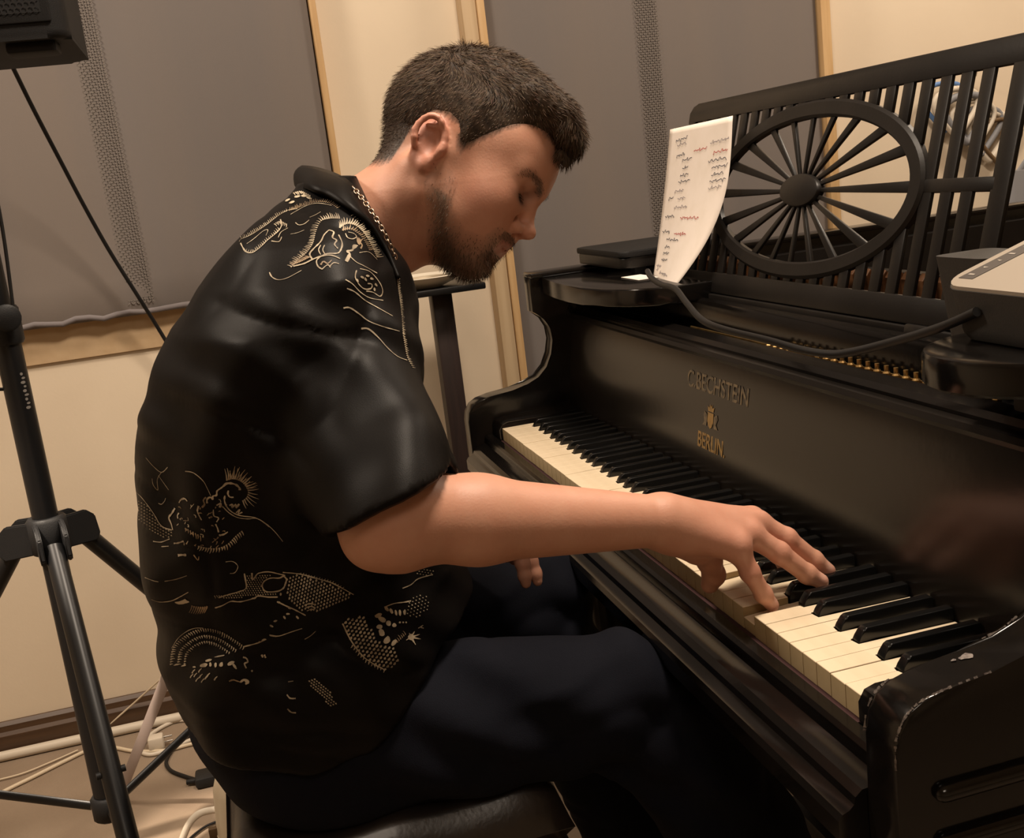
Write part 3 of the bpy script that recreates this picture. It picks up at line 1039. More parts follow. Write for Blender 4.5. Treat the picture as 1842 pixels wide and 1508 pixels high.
# pale canister behind the bench
can = empty('canister', (-0.95, -0.52, 0.0), 'cream rounded canister on the carpet behind the bench', 'canister')
pc = [(0.074, 0.0), (0.078, 0.006), (0.080, 0.10), (0.078, 0.20), (0.072, 0.27), (0.062, 0.298), (0.045, 0.306), (0.01, 0.308)]
child(link('body', lathemesh(pc, 48, (-0.95, -0.523, 0)), 'bench_cream', None, True, 50), can)
child(link('lid_seam', lathemesh([(0.0785, 0.196), (0.0792, 0.198), (0.0785, 0.200)], 48, (-0.95, -0.523, 0)), 'cable_cream', None, True), can)
box('tag', (-0.945, -0.612, 0.190), (-0.935, -0.590, 0.212), 'tag_brown', can, 0.001)
tube('tag_thread', smooth_path([(-0.93, -0.588, 0.212), (-0.915, -0.566, 0.25), (-0.905, -0.556, 0.285), (-0.90, -0.572, 0.245), (-0.905, -0.59, 0.19)], 5), 0.0012, 'cable_cream', can, 6)

# ------------------------------------------------------------------ loudspeaker on its tripod
PX, PY = -1.15, -0.788
stand = empty('speaker_stand', (PX, PY, 0.0), 'black tripod speaker stand on the carpet beside the pianist', 'tripod stand')
HZ = 0.685
tube('lower_pole', [(PX, PY, 0.18), (PX, PY, 1.045)], 0.0205, 'stand_black', stand, 20)
tube('upper_pole', [(PX, PY, 1.03), (PX, PY, 1.44)], 0.0175, 'stand_black', stand, 20)
tube('clamp_collar', [(PX, PY, 1.00), (PX, PY, 1.005), (PX, PY, 1.055), (PX, PY, 1.06)], 0.026, 'stand_plastic', stand, 20, [0.024, 0.027, 0.027, 0.024])
kn = tube('clamp_knob', [(PX + 0.02, PY + 0.008, 1.045), (PX + 0.035, PY + 0.012, 1.045), (PX + 0.037, PY + 0.0125, 1.045), (PX + 0.060, PY + 0.018, 1.045), (PX + 0.063, PY + 0.019, 1.045)], 0.02, 'stand_plastic', stand, 20, [0.008, 0.008, 0.019, 0.021, 0.017])
# hub with three lugs
hubp = tube('leg_hub', [(PX, PY, HZ - 0.032), (PX, PY, HZ - 0.028), (PX, PY, HZ + 0.022), (PX, PY, HZ + 0.028)], 0.033, 'stand_plastic', stand, 20, [0.03, 0.033, 0.033, 0.028])
tube('pole_foot', [(PX, PY, 0.16), (PX, PY, 0.165), (PX, PY, 0.20), (PX, PY, 0.205)], 0.028, 'stand_plastic', stand, 16, [0.022, 0.028, 0.028, 0.024])
for az in (13, 133, 253):
    a = math.radians(az)
    d = Vector((math.cos(a), math.sin(a), 0))
    sd = Vector((-d.y, d.x, 0))
    # lug: two cheeks
    for s in (-1, 1):
        c0 = Vector((PX, PY, HZ)) + sd * (0.020 * s)
        poly = [(0.018, 0.024), (0.060, 0.022), (0.076, 0.008), (0.080, -0.026), (0.070, -0.036), (0.018, -0.030)]
        bm = bmesh.new()
        va = [bm.verts.new(c0 + d * q[0] + Vector((0, 0, q[1])) - sd * 0.004) for q in poly]
        vb = [bm.verts.new(c0 + d * q[0] + Vector((0, 0, q[1])) + sd * 0.004) for q in poly]
        bm.faces.new(va)
        bm.faces.new(list(reversed(vb)))
        for i in range(6):
            bm.faces.new([va[i], vb[i], vb[(i + 1) % 6], va[(i + 1) % 6]])
        bmesh.ops.bevel(bm, geom=list(bm.edges), offset=0.002, segments=2, affect='EDGES')
        child(link('hub_lug', tomesh(bm), 'stand_plastic', None, True, 40), stand)
    p0 = Vector((PX, PY, HZ - 0.012)) + d * 0.055
    p1 = Vector((PX, PY, 0.015)) + d * 0.56
    leg = tube('leg', [p0, p0.lerp(p1, 0.5), p1], 0.0155, 'stand_black', stand, 16)
    tube('rubber_foot', [p1 + (p0 - p1).normalized() * 0.04, p1, p1 - Vector((0, 0, 0.013))], 0.019, 'stand_plastic', stand, 14)
    mid = p0.lerp(p1, 0.62)
    tube('brace', [Vector((PX, PY, 0.185)) + d * 0.03, mid], 0.0085, 'stand_black', stand, 10, None, 0.6)
    for f in (0.45, 0.62):
        q = p0.lerp(p1, f)
        tube('bolt', [q - sd * 0.021, q + sd * 0.021], 0.0055, 'stand_plastic', stand, 8)
# worn pale marks of a maker's print running down the pole, too rubbed to read
for k in range(9):
    a = math.radians(40 + 5 * (k % 2))
    n_ = Vector((math.cos(a), math.sin(a), 0))
    t_ = Vector((-math.sin(a), math.cos(a), 0))
    c_ = Vector((PX, PY, 0.952 - k * 0.0068)) + n_ * 0.0208
    w_, h_ = 0.0026 + 0.0008 * (k % 3), 0.0019 + 0.0006 * ((k + 1) % 2)
    me = bpy.data.meshes.new('print_mark')
    pts = [c_ + t_ * (w_ * math.cos(q)) + Vector((0, 0, h_ * math.sin(q))) for q in [2 * math.pi * i / 8 + 0.3 * k for i in range(8)]]
    me.from_pydata([tuple(p) for p in pts], [], [tuple(range(8))])
    child(link('print_mark', me, 'print_grey'), stand)

spk = empty('loudspeaker', (PX - 0.02, PY, 1.43), 'black loudspeaker cabinet with metal grille on top of tripod', 'loudspeaker')
cab = rounded_rect(PX - 0.17, PX + 0.12, PY - 0.195, PY + 0.192, 0.03)
prism('cabinet', cab, 2, 1.435, 2.05, 'speaker_black', spk, 0.012, 3)
gx = PX + 0.121
box('grille_frame', (gx - 0.004, PY - 0.175, 1.457), (gx + 0.004, PY + 0.172, 2.02), 'speaker_black', spk, 0.003)
box('grille_backing', (gx + 0.003, PY - 0.163, 1.470), (gx + 0.0045, PY + 0.160, 2.01), 'hole', spk)
vs_, fs = [], []
st = 0.0085
for j in range(38):
    for i in range(44):
        y = PY - 0.159 + i * st + (st / 2 if j % 2 else 0)
        z = 1.474 + j * st * 0.866
        if y > PY + 0.156:
            continue
        for (ro, k0) in ((0.0040, 6),):
            b = len(vs_)
            for k in range(6):
                a = math.pi / 6 + k * math.pi / 3
                vs_.append((gx + 0.0062, y + 0.0049 * math.cos(a), z + 0.0049 * math.sin(a)))
            for k in range(6):
                a = math.pi / 6 + k * math.pi / 3
                vs_.append((gx + 0.0062, y + 0.0034 * math.cos(a), z + 0.0034 * math.sin(a)))
            for k in range(6):
                fs.append((b + k, b + (k + 1) % 6, b + 6 + (k + 1) % 6, b + 6 + k))
me = bpy.data.meshes.new('grille_mesh')
me.from_pydata(vs_, [], fs)
gm = child(link('grille_mesh', me, 'grille'), spk)
gm['kind'] = 'stuff'
box('foot', (PX + 0.04, PY + 0.10, 1.420), (PX + 0.10, PY + 0.17, 1.437), 'speaker_black', spk, 0.005)
box('foot', (PX + 0.04, PY - 0.17, 1.420), (PX + 0.10, PY - 0.10, 1.437), 'speaker_black', spk, 0.005)
box('pole_socket', (PX - 0.04, PY - 0.04, 1.41), (PX + 0.04, PY + 0.04, 1.437), 'stand_plastic', spk, 0.006)
c = [at(12, 100, 2.03), at(25, 125, 2.05), at(62, 200, 2.12), at(110, 292, 2.2), at(150, 368, 2.26), at(196, 450, 2.32), at(245, 528, 2.37), at(292, 603, 2.42), at(330, 670, 2.44), at(370, 760, 2.44), np.array([-1.66, -0.48, 0.45]), np.array([-1.64, -0.47, 0.15]), np.array([-1.62, -0.44, 0.006]), np.array([-1.55, -0.35, 0.006])]
tag(tube('speaker_cable', smooth_path(c, 5), 0.0042, 'cable_black', None, 8), 'black cable slanting down from loudspeaker past the grey panel', 'cable')
c = [(PX + 0.03, PY + 0.035, 1.425), (PX + 0.022, PY + 0.034, 1.30), (PX + 0.020, PY + 0.032, 1.18), (PX + 0.026, PY + 0.024, 1.058)]
tag(tube('pole_cable', smooth_path(c, 5), 0.0028, 'cable_black', None, 8), 'thin black cable hanging along the upper stand pole', 'cable')
c = [(PX, PY - 0.024, 1.010), (PX + 0.004, PY - 0.046, 0.985), (PX + 0.006, PY - 0.048, 0.955), (PX + 0.004, PY - 0.034, 0.935), (PX, PY - 0.019, 0.930)]
tag(tube('cable_loop', smooth_path(c, 5), 0.0028, 'cable_black', None, 8), 'short black cable loop beside the stand pole below its knob', 'cable')

# ------------------------------------------------------------------ dark post with a plate, a dish lying on it
post = empty('post_table', (-1.6, -0.003, 0.0), 'dark brown square post table standing by the wall behind the pianist', 'post table')
box('post', (-1.622, -0.024, 0.02), (-1.578, 0.020, 0.944), 'post_brown', post, 0.003)
box('top_plate', (-1.70, -0.125, 0.944), (-1.50, 0.078, 0.958), 'stand_black', post, 0.003)
box('foot_plate', (-1.73, -0.13, 0.0), (-1.47, 0.13, 0.022), 'post_brown', post, 0.004)
dish = empty('dish', (-1.57, -0.015, 0.958), 'off-white shallow dish on the dark post table', 'dish')
dp = [(0.030, 0.0), (0.034, 0.002), (0.055, 0.010), (0.072, 0.020), (0.076, 0.024), (0.074, 0.0255), (0.060, 0.019), (0.035, 0.008), (0.005, 0.006)]
child(link('bowl', lathemesh(dp, 56, (-1.560, -0.034, 0.958)), 'dish_white', None, True, 50), dish)
child(link('rim_ring', lathemesh([(0.060, 0.0192), (0.0608, 0.0200), (0.0616, 0.0196)], 56, (-1.560, -0.034, 0.9585)), 'cable_cream', None, True), dish)

# ------------------------------------------------------------------ cables and things on the floor


def cable(name, pts, r, m, label, n=6, cat='cable', group=None, flat=1.0):
    return tag(tube(name, smooth_path(pts, n), r, m, None, 8, None, flat), label, cat, group)


def fl(px, py, z=0.005):
    d = ROT @ np.array([(px - 921) / FPX, -(py - 754) / FPX, -1.0])
    return CAM + d * ((z - CAM[2]) / d[2])


cable('cable_conduit', [(WX + 0.034, -3.0, 0.012), (WX + 0.034, -1.5, 0.012), (WX + 0.032, -1.0, 0.012), (WX + 0.032, -0.4, 0.012), (WX + 0.034, 0.12, 0.012)], 0.012, 'cable_white', 'thick white conduit lying along the foot of the far wall', cat='conduit')
cable('floor_cable', [fl(-60, 1465), fl(0, 1428), fl(60, 1398), fl(120, 1368), fl(160, 1350), fl(200, 1345), fl(245, 1352), fl(300, 1350), fl(350, 1338), fl(420, 1330)], 0.0045, 'cable_cream', 'thin cream cable across the carpet from behind the stand leg')
cable('cable_coil', [fl(400, 1310), fl(340, 1333), fl(300, 1350), fl(270, 1358), fl(254, 1350), fl(268, 1325), fl(300, 1304), fl(330, 1296), fl(400, 1300)], 0.0048, 'cable_white', 'white cable curled in a loop on the carpet by the wall')
cable('taut_cord', [fl(192, 1308, 0.02), at(240, 1266, 2.60), at(300, 1212, 2.55), at(360, 1160, 2.5)], 0.0022, 'cable_cream', 'taut thin pale cord slanting up from floor behind the bench')
cable('thin_floor_cord', [fl(-10, 1405), fl(40, 1392), fl(90, 1372), fl(140, 1350)], 0.002, 'cable_cream', 'very thin pale cord on the carpet near the skirting')
plug = empty('plug_adapter', tuple(fl(284, 1343)), 'small white plug adapter lying inside the cable loop', 'plug')
pc_ = fl(284, 1345)
box('body', (pc_[0] - 0.016, pc_[1] - 0.018, 0.004), (pc_[0] + 0.016, pc_[1] + 0.016, 0.034), 'cable_white', plug, 0.005)
for s in (-1, 1):
    tube('pin', [(pc_[0] - 0.006, pc_[1] + 0.016, 0.018 + 0.006 * s), (pc_[0] - 0.006, pc_[1] + 0.034, 0.018 + 0.006 * s)], 0.0022, 'steel', plug, 8)
cable('adapter_lead', [fl(400, 1300, 0.03), fl(362, 1318, 0.02), fl(328, 1330), fl(308, 1352), fl(299, 1372), fl(308, 1387), fl(335, 1398), fl(356, 1404)], 0.0042, 'cable_black', 'black lead curving over the carpet to the small adapter')
ad = empty('power_adapter', tuple(fl(370, 1408)), 'small black power adapter lying on the carpet behind bench', 'adapter')
q = fl(372, 1406)
box('body', (q[0] - 0.028, q[1] - 0.022, 0.001), (q[0] + 0.022, q[1] + 0.024, 0.024), 'stand_plastic', ad, 0.006)
tube('strain_relief', [(q[0] - 0.004, q[1] - 0.020, 0.010), (q[0] - 0.010, q[1] - 0.040, 0.008)], 0.006, 'stand_plastic', ad, 8)
cable('lamp_cable', [fl(310, 1560), fl(328, 1508), fl(340, 1482), fl(356, 1466), fl(378, 1459), fl(410, 1456)], 0.0085, 'cable_white', 'thick white cable bending on the brightly lit carpet patch', flat=0.6)
cable('dark_cord', [fl(330, 1520), fl(352, 1500), fl(372, 1486), fl(392, 1478)], 0.0025, 'cable_black', 'thin dark cord beside the bright carpet patch')
sp0, sp1 = at(298, 1222, 2.05), fl(212, 1440)
tag(tube('grey_strap', [sp0, (np.array(sp0) + sp1) / 2, sp1], 0.013, 'strap', None, 8, None, 0.18), 'flat pinkish grey strap stretched from behind pianist to carpet', 'strap')

# things hanging on the far wall, seen through the slats of the music desk
wy = 1.50
bundle = empty('cable_bundle', (WX + 0.03, wy, 1.25), 'bundle of blue and white cable loops hanging on wall behind desk', 'cable bundle')
rb = random.Random(4)
for k in range(7):
    m = ['blue_wrap', 'cable_white', 'grey_wrap', 'cable_white', 'grey_wrap', 'cable_white', 'tag_brown'][k]
    yy = 1.42 + 0.028 * k
    zz = 1.205 - 0.018 * k
    pts = [(WX + 0.03 + 0.012 * math.sin(k), yy + 0.055 * math.sin(t) + 0.02 * math.sin(2 * t), zz + 0.06 * math.cos(t)) for t in [2 * math.pi * i / 28 for i in range(29)]]
    tube('cable_loop', pts, 0.006 + 0.002 * (k % 3), m, bundle, 8)
tube('hook', [(WX, 1.50, 1.275), (WX + 0.05, 1.50, 1.275), (WX + 0.055, 1.50, 1.29)], 0.004, 'steel', bundle, 8)
bag = empty('hanging_bag', (WX + 0.05, 1.62, 0.95), 'dark grey cloth bag hanging on wall behind the desk', 'bag')
me = tapered('bag_body', rounded_rect(WX + 0.005, WX + 0.10, 1.555, 1.81, 0.04), rounded_rect(WX + 0.005, WX + 0.06, 1.58, 1.79, 0.025), 0.74, 1.02, 'grey_wrap')
child(link('bag_body', me, 'grey_wrap', None, True, 50), bag)
tube('bag_strap', smooth_path([(WX + 0.03, 1.64, 1.015), (WX + 0.03, 1.70, 1.08), (WX + 0.03, 1.74, 1.10), (WX + 0.03, 1.77, 1.08), (WX + 0.03, 1.78, 1.015)], 6), 0.008, 'grey_wrap', bag, 8, None, 0.4)
tube('bag_hook', [(WX, 1.74, 1.10), (WX + 0.05, 1.74, 1.10)], 0.004, 'steel', bag, 8)

# ------------------------------------------------------------------ the pianist


def smin(a, b, k):
    h = np.maximum(k - np.abs(a - b), 0.0) / k
    return np.minimum(a, b) - h * h * k * 0.25


def rcone(a, b, r1, r2):
    a, b = np.array(a, float), np.array(b, float)
    ab = b - a
    L2 = ab @ ab

    def f(p):
        t = np.clip(((p - a) @ ab) / L2, 0, 1)
        q = p - a - t[:, None] * ab
        return np.sqrt((q * q).sum(1)) - (r1 + t * (r2 - r1))
    m = max(r1, r2)
    return f, np.minimum(a, b) - m, np.maximum(a, b) + m


def ellip(c, r, R=None):
    c, r = np.array(c, float), np.array(r, float)
    R = np.eye(3) if R is None else R      # columns = axes

    def f(p):
        q = (p - c) @ R
        k0 = np.sqrt(((q / r) ** 2).sum(1))
        k1 = np.sqrt(((q / (r * r)) ** 2).sum(1)) + 1e-9
        return k0 * (k0 - 1) / k1
    m = r.max()
    return f, c - m, c + m


class Field:
    def __init__(self):
        self.items = []

    def add(self, prim, k=0.01):
        self.items.append(('u', prim, k))

    def cut(self, prim, k=0.004):
        self.items.append(('c', prim, k))

    def fn(self, f, lo, hi, k=0.01, op='u'):
        self.items.append((op, (f, np.array(lo, float), np.array(hi, float)), k))

    def ev(self, p, lo, hi):
        d = np.full(len(p), 1.0)
        for op, (f, a, b), k in self.items:
            m = k + 0.012
            if np.any(a - m > hi) or np.any(b + m < lo):
                continue
            v = f(p)
            if op == 'u':
                d = smin(d, v, k)
            elif op == 'c':
                d = -smin(-d, v, k)
            else:
                d = d + v
        return d

    def mesh(self, h, lo=None, hi=None, B=16):
        us = [it for it in self.items if it[0] == 'u']
        if lo is None:
            lo = np.min([it[1][1] for it in us], 0) - 3 * h
            hi = np.max([it[1][2] for it in us], 0) + 3 * h
        lo, hi = np.array(lo), np.array(hi)
        n = np.ceil((hi - lo) / h / B).astype(int) * B
        G = np.full(tuple(n + 1), 1.0, np.float32)
        ar = np.arange(B + 1) * h
        loc = np.stack(np.meshgrid(ar, ar, ar, indexing='ij'), -1).reshape(-1, 3)
        half = B * h / 2
        for i in range(0, n[0], B):
            for j in range(0, n[1], B):
                for k in range(0, n[2], B):
                    o = lo + np.array([i, j, k]) * h
                    c = (o + half)[None]
                    dc = self.ev(c, o, o + 2 * half)[0]
                    if dc > half * 2.6:
                        continue
                    if dc < -half * 2.6:
                        G[i:i + B + 1, j:j + B + 1, k:k + B + 1] = -1
                        continue
                    G[i:i + B + 1, j:j + B + 1, k:k + B + 1] = self.ev(loc + o, o, o + 2 * half).reshape(B + 1, B + 1, B + 1)
        return surface_nets(G, lo, h)


def surface_nets(G, lo, h):
    S = G < 0
    nx, ny, nz = G.shape
    cnt = np.zeros((nx - 1, ny - 1, nz - 1), np.int8)
    for a in (0, 1):
        for b in (0, 1):
            for c in (0, 1):
                cnt += S[a:nx - 1 + a, b:ny - 1 + b, c:nz - 1 + c]
    act = (cnt > 0) & (cnt < 8)
    idx = np.argwhere(act)
    vid = np.full(act.shape, -1, np.int32)
    vid[act] = np.arange(len(idx))
    acc = np.zeros((len(idx), 3))
    num = np.zeros(len(idx))
    I, J, K = idx.T
    for ax in range(3):
        for u in (0, 1):
            for v in (0, 1):
                off0 = [0, 0, 0]
                o_ax = [x for x in range(3) if x != ax]
                off0[o_ax[0]], off0[o_ax[1]] = u, v
                off1 = list(off0)
                off1[ax] = 1
                g0 = G[I + off0[0], J + off0[1], K + off0[2]]
                g1 = G[I + off1[0], J + off1[1], K + off1[2]]
                m = (g0 < 0) != (g1 < 0)
                t = np.where(m, g0 / np.where(m, g0 - g1, 1), 0)
                p = np.tile(np.array(off0, float), (len(idx), 1))
                p[:, ax] += t
                acc[m] += p[m]
                num[m] += 1
    V = lo + (idx + acc / num[:, None]) * h
    quads = []
    for ax in range(3):
        o_ax = [x for x in range(3) if x != ax]
        sl0 = [slice(None)] * 3
        sl1 = [slice(None)] * 3
        sl0[ax] = slice(0, -1)
        sl1[ax] = slice(1, None)
        a, b = S[tuple(sl0)], S[tuple(sl1)]
        e = np.argwhere(a != b)
        ok = (e[:, o_ax[0]] > 0) & (e[:, o_ax[1]] > 0) & (e[:, o_ax[0]] < G.shape[o_ax[0]] - 1) & (e[:, o_ax[1]] < G.shape[o_ax[1]] - 1)
        e = e[ok]
        fl_ = a[tuple(e.T)]
        q = []
        for (u, v) in ((0, 0), (1, 0), (1, 1), (0, 1)):
            c = e.copy()
            c[:, o_ax[0]] -= u
            c[:, o_ax[1]] -= v
            q.append(vid[tuple(c.T)])
        q = np.stack(q, 1)
        flip = fl_ if ax != 1 else ~fl_
        q[~flip] = q[~flip][:, ::-1]
        quads.append(q)
    Q = np.concatenate(quads)
    Q = Q[(Q >= 0).all(1)]
    return V, Q


def relax(V, Q, it=2, lam=0.5, mask=None):
    E = np.concatenate([Q[:, [0, 1]], Q[:, [1, 2]], Q[:, [2, 3]], Q[:, [3, 0]]])
    deg = np.bincount(E[:, 0], minlength=len(V)) + np.bincount(E[:, 1], minlength=len(V))
    for k in range(it):
        A = np.zeros_like(V)
        for c in range(3):
            A[:, c] = np.bincount(E[:, 0], V[E[:, 1], c], len(V)) + np.bincount(E[:, 1], V[E[:, 0], c], len(V))
        A /= np.maximum(deg, 1)[:, None]
        l = lam if k % 2 == 0 else -lam * 0.9
        V = V + l * (A - V)
    return V


def npmesh(name, V, Q):
    me = bpy.data.meshes.new(name)
    me.vertices.add(len(V))
    me.vertices.foreach_set('co', V.astype(np.float32).ravel())
    n = Q.shape[1]
    me.loops.add(len(Q) * n)
    me.loops.foreach_set('vertex_index', Q.astype(np.int32).ravel())
    me.polygons.add(len(Q))
    me.polygons.foreach_set('loop_start', np.arange(0, len(Q) * n, n, dtype=np.int32))
    me.polygons.foreach_set('use_smooth', np.ones(len(Q), bool))
    me.update(calc_edges=True)
    me.validate()
    return me


def tone_attr(me, col):
    a = me.color_attributes.new('tone', 'FLOAT_COLOR', 'POINT')
    c = np.concatenate([col, np.ones((len(col), 1))], 1).astype(np.float32)
    a.data.foreach_set('color', c.ravel())


# head frame: origin between the ears, F forward, S towards the right ear, U up
th, psi = math.radians(31), math.radians(12)
cu, cv, cw = ROT[:, 0], ROT[:, 1], ROT[:, 2]
F0 = math.cos(th) * cu - math.sin(th) * cv
HU = math.sin(th) * cu + math.cos(th) * cv
HF = math.cos(psi) * F0 + math.sin(psi) * cw
HS = math.cos(psi) * cw - math.sin(psi) * F0
HO = at(791, 272, 1.14) - 0.073 * HS
HR = np.stack([HF, HS, HU], 1)


def H(a, s, b):
    return HO + HR @ (np.array([a, s, b]) / 1000.0)


def hel(c, r, R=None):
    return ellip(H(*c), np.array(r) / 1000.0, HR if R is None else HR @ R)


def hrc(a, b, r1, r2):
    return rcone(H(*a), H(*b), r1 / 1000.0, r2 / 1000.0)


body = Field()
mm = 0.001
# skull and face
body.add(hel((-7, 0, 43), (98, 74.5, 81)), 0.01)
body.add(hel((40, 0, 40), (51, 61, 52)), 0.030)
body.add(hel((38, 0, -14), (50, 57, 68)), 0.030)
for s in (-1, 1):
    body.add(hrc((2, 53 * s, -42), (60, 19 * s, -72), 13, 13), 0.028)
    body.add(hrc((-2, 60 * s, 0), (2, 55 * s, -40), 12, 12), 0.020)
    body.add(hel((58, 41 * s, -10), (22, 17, 17)), 0.032)
    body.add(hel((52, 36 * s, -36), (24, 18, 24)), 0.030)
    body.add(hrc((84, 6 * s, 26), (72, 40 * s, 30), 8.5, 7), 0.016)
body.add(hrc((10, 0, -55), (58, 0, -70), 36, 17), 0.030)
body.add(hel((64, 0, -40), (27, 31, 24)), 0.018)
body.add(hel((68, 0, -70), (17, 21, 15)), 0.018)
# eye sockets, eyeballs and lids
for s in (-1, 1):
    body.cut(hel((93, 25 * s, 13), (13.5, 15, 9.5)), 0.010)
    body.add(hel((71.5, 30 * s, 11.5), (13.5, 14.5, 13)), 0.004)
    body.add(hrc((82, 14 * s, 20), (74, 44 * s, 19), 4.0, 3.5), 0.007)
    body.cut(hrc((85.5, 17 * s, 7.0), (84.8, 30 * s, 5), 0.8, 1.2), 0.0015)
    body.cut(hrc((84.8, 30 * s, 5), (77, 43 * s, 7.5), 1.2, 0.7), 0.0015)
    body.cut(hrc((85.5, 20 * s, 15.5), (79, 41 * s, 16), 0.7, 0.6), 0.0015)
# nose
body.add(hrc((85, 0, 20), (93, 0, 2), 6.2, 6.0), 0.010)
body.add(hrc((93, 0, 2), (102, 0, -15), 6.0, 7.8), 0.006)
body.add(hel((103.5, 0, -17.5), (10.0, 9.0, 8.0)), 0.004)
for s in (-1, 1):
    body.add(hel((92.5, 12.0 * s, -20.5), (9.5, 7.0, 7.2)), 0.0045)
body.add(hrc((99, 0, -22), (88, 0, -27), 4.0, 5.0), 0.006)
for s in (-1, 1):
    body.cut(hel((94.5, 6.5 * s, -26), (6, 3.0, 3.2)), 0.003)
    body.cut(hrc((87, 17 * s, -12), (79, 22 * s, -29), 2.2, 2.0), 0.007)
    body.cut(hrc((86, 16 * s, -27), (82, 22 * s, -36), 1.5, 1.5), 0.006)
# lips
for s in (-1, 1):
    body.add(hrc((90.5, 0, -38), (80.5, 22 * s, -44), 4.4, 2.2), 0.006)
    body.add(hrc((84.5, 0, -50.5), (78.5, 19 * s, -46.5), 5.4, 2.4), 0.006)
    body.cut(hrc((93.5, 0, -44.3), (81, 25 * s, -45.5), 1.4, 1.1), 0.003)
body.cut(hrc((91, -10, -61), (91, 10, -61), 7.5, 7.5), 0.010)
# ears
for s in (-1, 1):
    ta = math.radians(-14)
    ER = np.array([[math.cos(ta), 0.0, math.sin(ta)], [0, 1, 0], [-math.sin(ta), 0, math.cos(ta)]])
    rim = []
    for k in range(15):
        a = math.radians(-60 + k * 19.0)
        u = 15.5 * math.cos(a) * (1.0 if a < math.radians(170) else 0.9)
        w_ = 4 + 24 * math.sin(a) if math.sin(a) > 0 else 4 + 22 * math.sin(a)
        q = ER @ np.array([u, 0, w_])
        out = 77 + (6 if 40 < math.degrees(a) < 200 else 3) + 0.17 * (-q[0])
        rim.append((q[0] - 13, out * s, q[2]))
    body.add(ellip(H(-15, 74 * s, 3), np.array([17, 7, 27]) * mm, HR @ ER), 0.008)
    body.cut(ellip(H(-9, 84.5 * s, 3), np.array([9.5, 9, 14]) * mm, HR @ ER), 0.005)
    body.cut(ellip(H(-17, 85.5 * s, 15), np.array([9, 6.5, 10]) * mm, HR @ ER), 0.004)
    for k in range(len(rim) - 1):
        r_ = 3.1 if k < 11 else 3.6
        body.add(hrc(rim[k], rim[k + 1], r_, r_), 0.0022)
    body.add(hel((-5, 78 * s, -19), (6.5, 4.2, 8)), 0.005)
    body.add(hel((2.5, 77 * s, 0), (4, 5, 6.5)), 0.005)
    body.add(hrc((-23, 81 * s, 16), (-10, 80 * s, 20), 2.2, 2.0), 0.003)
# neck
body.add(hrc((-22, 0, -40), (-74, 0, -150), 57, 61), 0.035)
for s in (-1, 1):
    body.add(hrc((-22, 52 * s, -30), (-22, 26 * s, -150), 10, 11), 0.022)
body.add(hrc((-2, 0, -108), (-10, 0, -122), 12, 11), 0.02)

# trunk: stacked ellipses along the height
TZ = np.array([0.54, 0.60, 0.66, 0.72, 0.78, 0.86, 0.94, 1.00, 1.05, 1.09, 1.125, 1.155, 1.18])
TB = np.array([-0.555, -0.570, -0.578, -0.580, -0.577, -0.571, -0.556, -0.530, -0.500, -0.462, -0.420, -0.380, -0.350])
TF = np.array([-0.275, -0.245, -0.225, -0.225, -0.238, -0.252, -0.258, -0.258, -0.258, -0.262, -0.272, -0.282, -0.292])
TX_ = np.array([-0.50, -0.50, -0.495, -0.49, -0.485, -0.475, -0.468, -0.465, -0.463, -0.463, -0.465, -0.468, -0.470])
TW = np.array([0.180, 0.185, 0.183, 0.180, 0.180, 0.186, 0.196, 0.202, 0.200, 0.180, 0.140, 0.085, 0.045])


def trunk(inset):
    def f(p):
        z = p[:, 2]
        b, fr, cx_, w = (np.interp(z, TZ, A) for A in (TB, TF, TX_, TW))
        ry = (fr - b) / 2 - inset
        rx_ = w - inset
        qx = (p[:, 0] - cx_) / rx_
        qy = (p[:, 1] - (fr + b) / 2) / ry
        k = (np.abs(qx) ** 2.3 + np.abs(qy) ** 2.3) ** (1 / 2.3)
        d = (k - 1) * np.minimum(rx_, ry) * 0.9
        ez = np.maximum(TZ[0] - z, z - TZ[-1] + inset)
        return np.maximum(d, ez)
    return f, np.array([-0.70, -0.60, TZ[0]]), np.array([-0.25, -0.20, TZ[-1]])


body.add(trunk(0.040), 0.03)
SH_R = at(545, 545, 1.13)
EL_R = at(706, 931, 0.985)
WR_R = at(1192, 938, 1.078)
SH_L, EL_L, WR_L = np.array([-0.64, -0.345, 1.045]), np.array([-0.715, -0.37, 0.80]), at(905, 972, 1.36)
body.add(rcone(SH_R, EL_R, 0.058, 0.046), 0.03)
mid = EL_R + (WR_R - EL_R) * 0.30 + np.array([0, 0, -0.001])
body.add(rcone(EL_R, mid, 0.0425, 0.0395), 0.02)
body.add(rcone(mid, WR_R, 0.0395, 0.0245), 0.015)
body.add(rcone(at(664, 976, 0.985), at(700, 960, 0.985), 0.017, 0.028), 0.02)
body.add(rcone(SH_L, EL_L, 0.052, 0.042), 0.03)
body.add(rcone(EL_L, WR_L, 0.040, 0.026), 0.02)


def hand(wr, fingers, radii, palm_r, wr_r):
    for name, pts in fingers.items():
        P = [at(*q) for q in pts]
        if name == 'thumb':
            body.add(rcone(wr, P[0], wr_r * 0.82, 0.016), 0.012)
        else:
            body.add(rcone(wr, P[0], wr_r * 0.86, palm_r), 0.010)
    for name, pts in fingers.items():
        P = [at(*q) for q in pts]
        r = radii[name]
        for i in range(len(P) - 1):
            body.add(rcone(P[i], P[i + 1], r[i], r[i + 1]), 0.0035 if i else 0.007)
        for i in range(1, len(P) - 1):            # knuckles
            body.add(rcone(P[i], P[i] + np.array([0, 0, 0.0015]), r[i] * 1.02, r[i] * 0.95), 0.004)


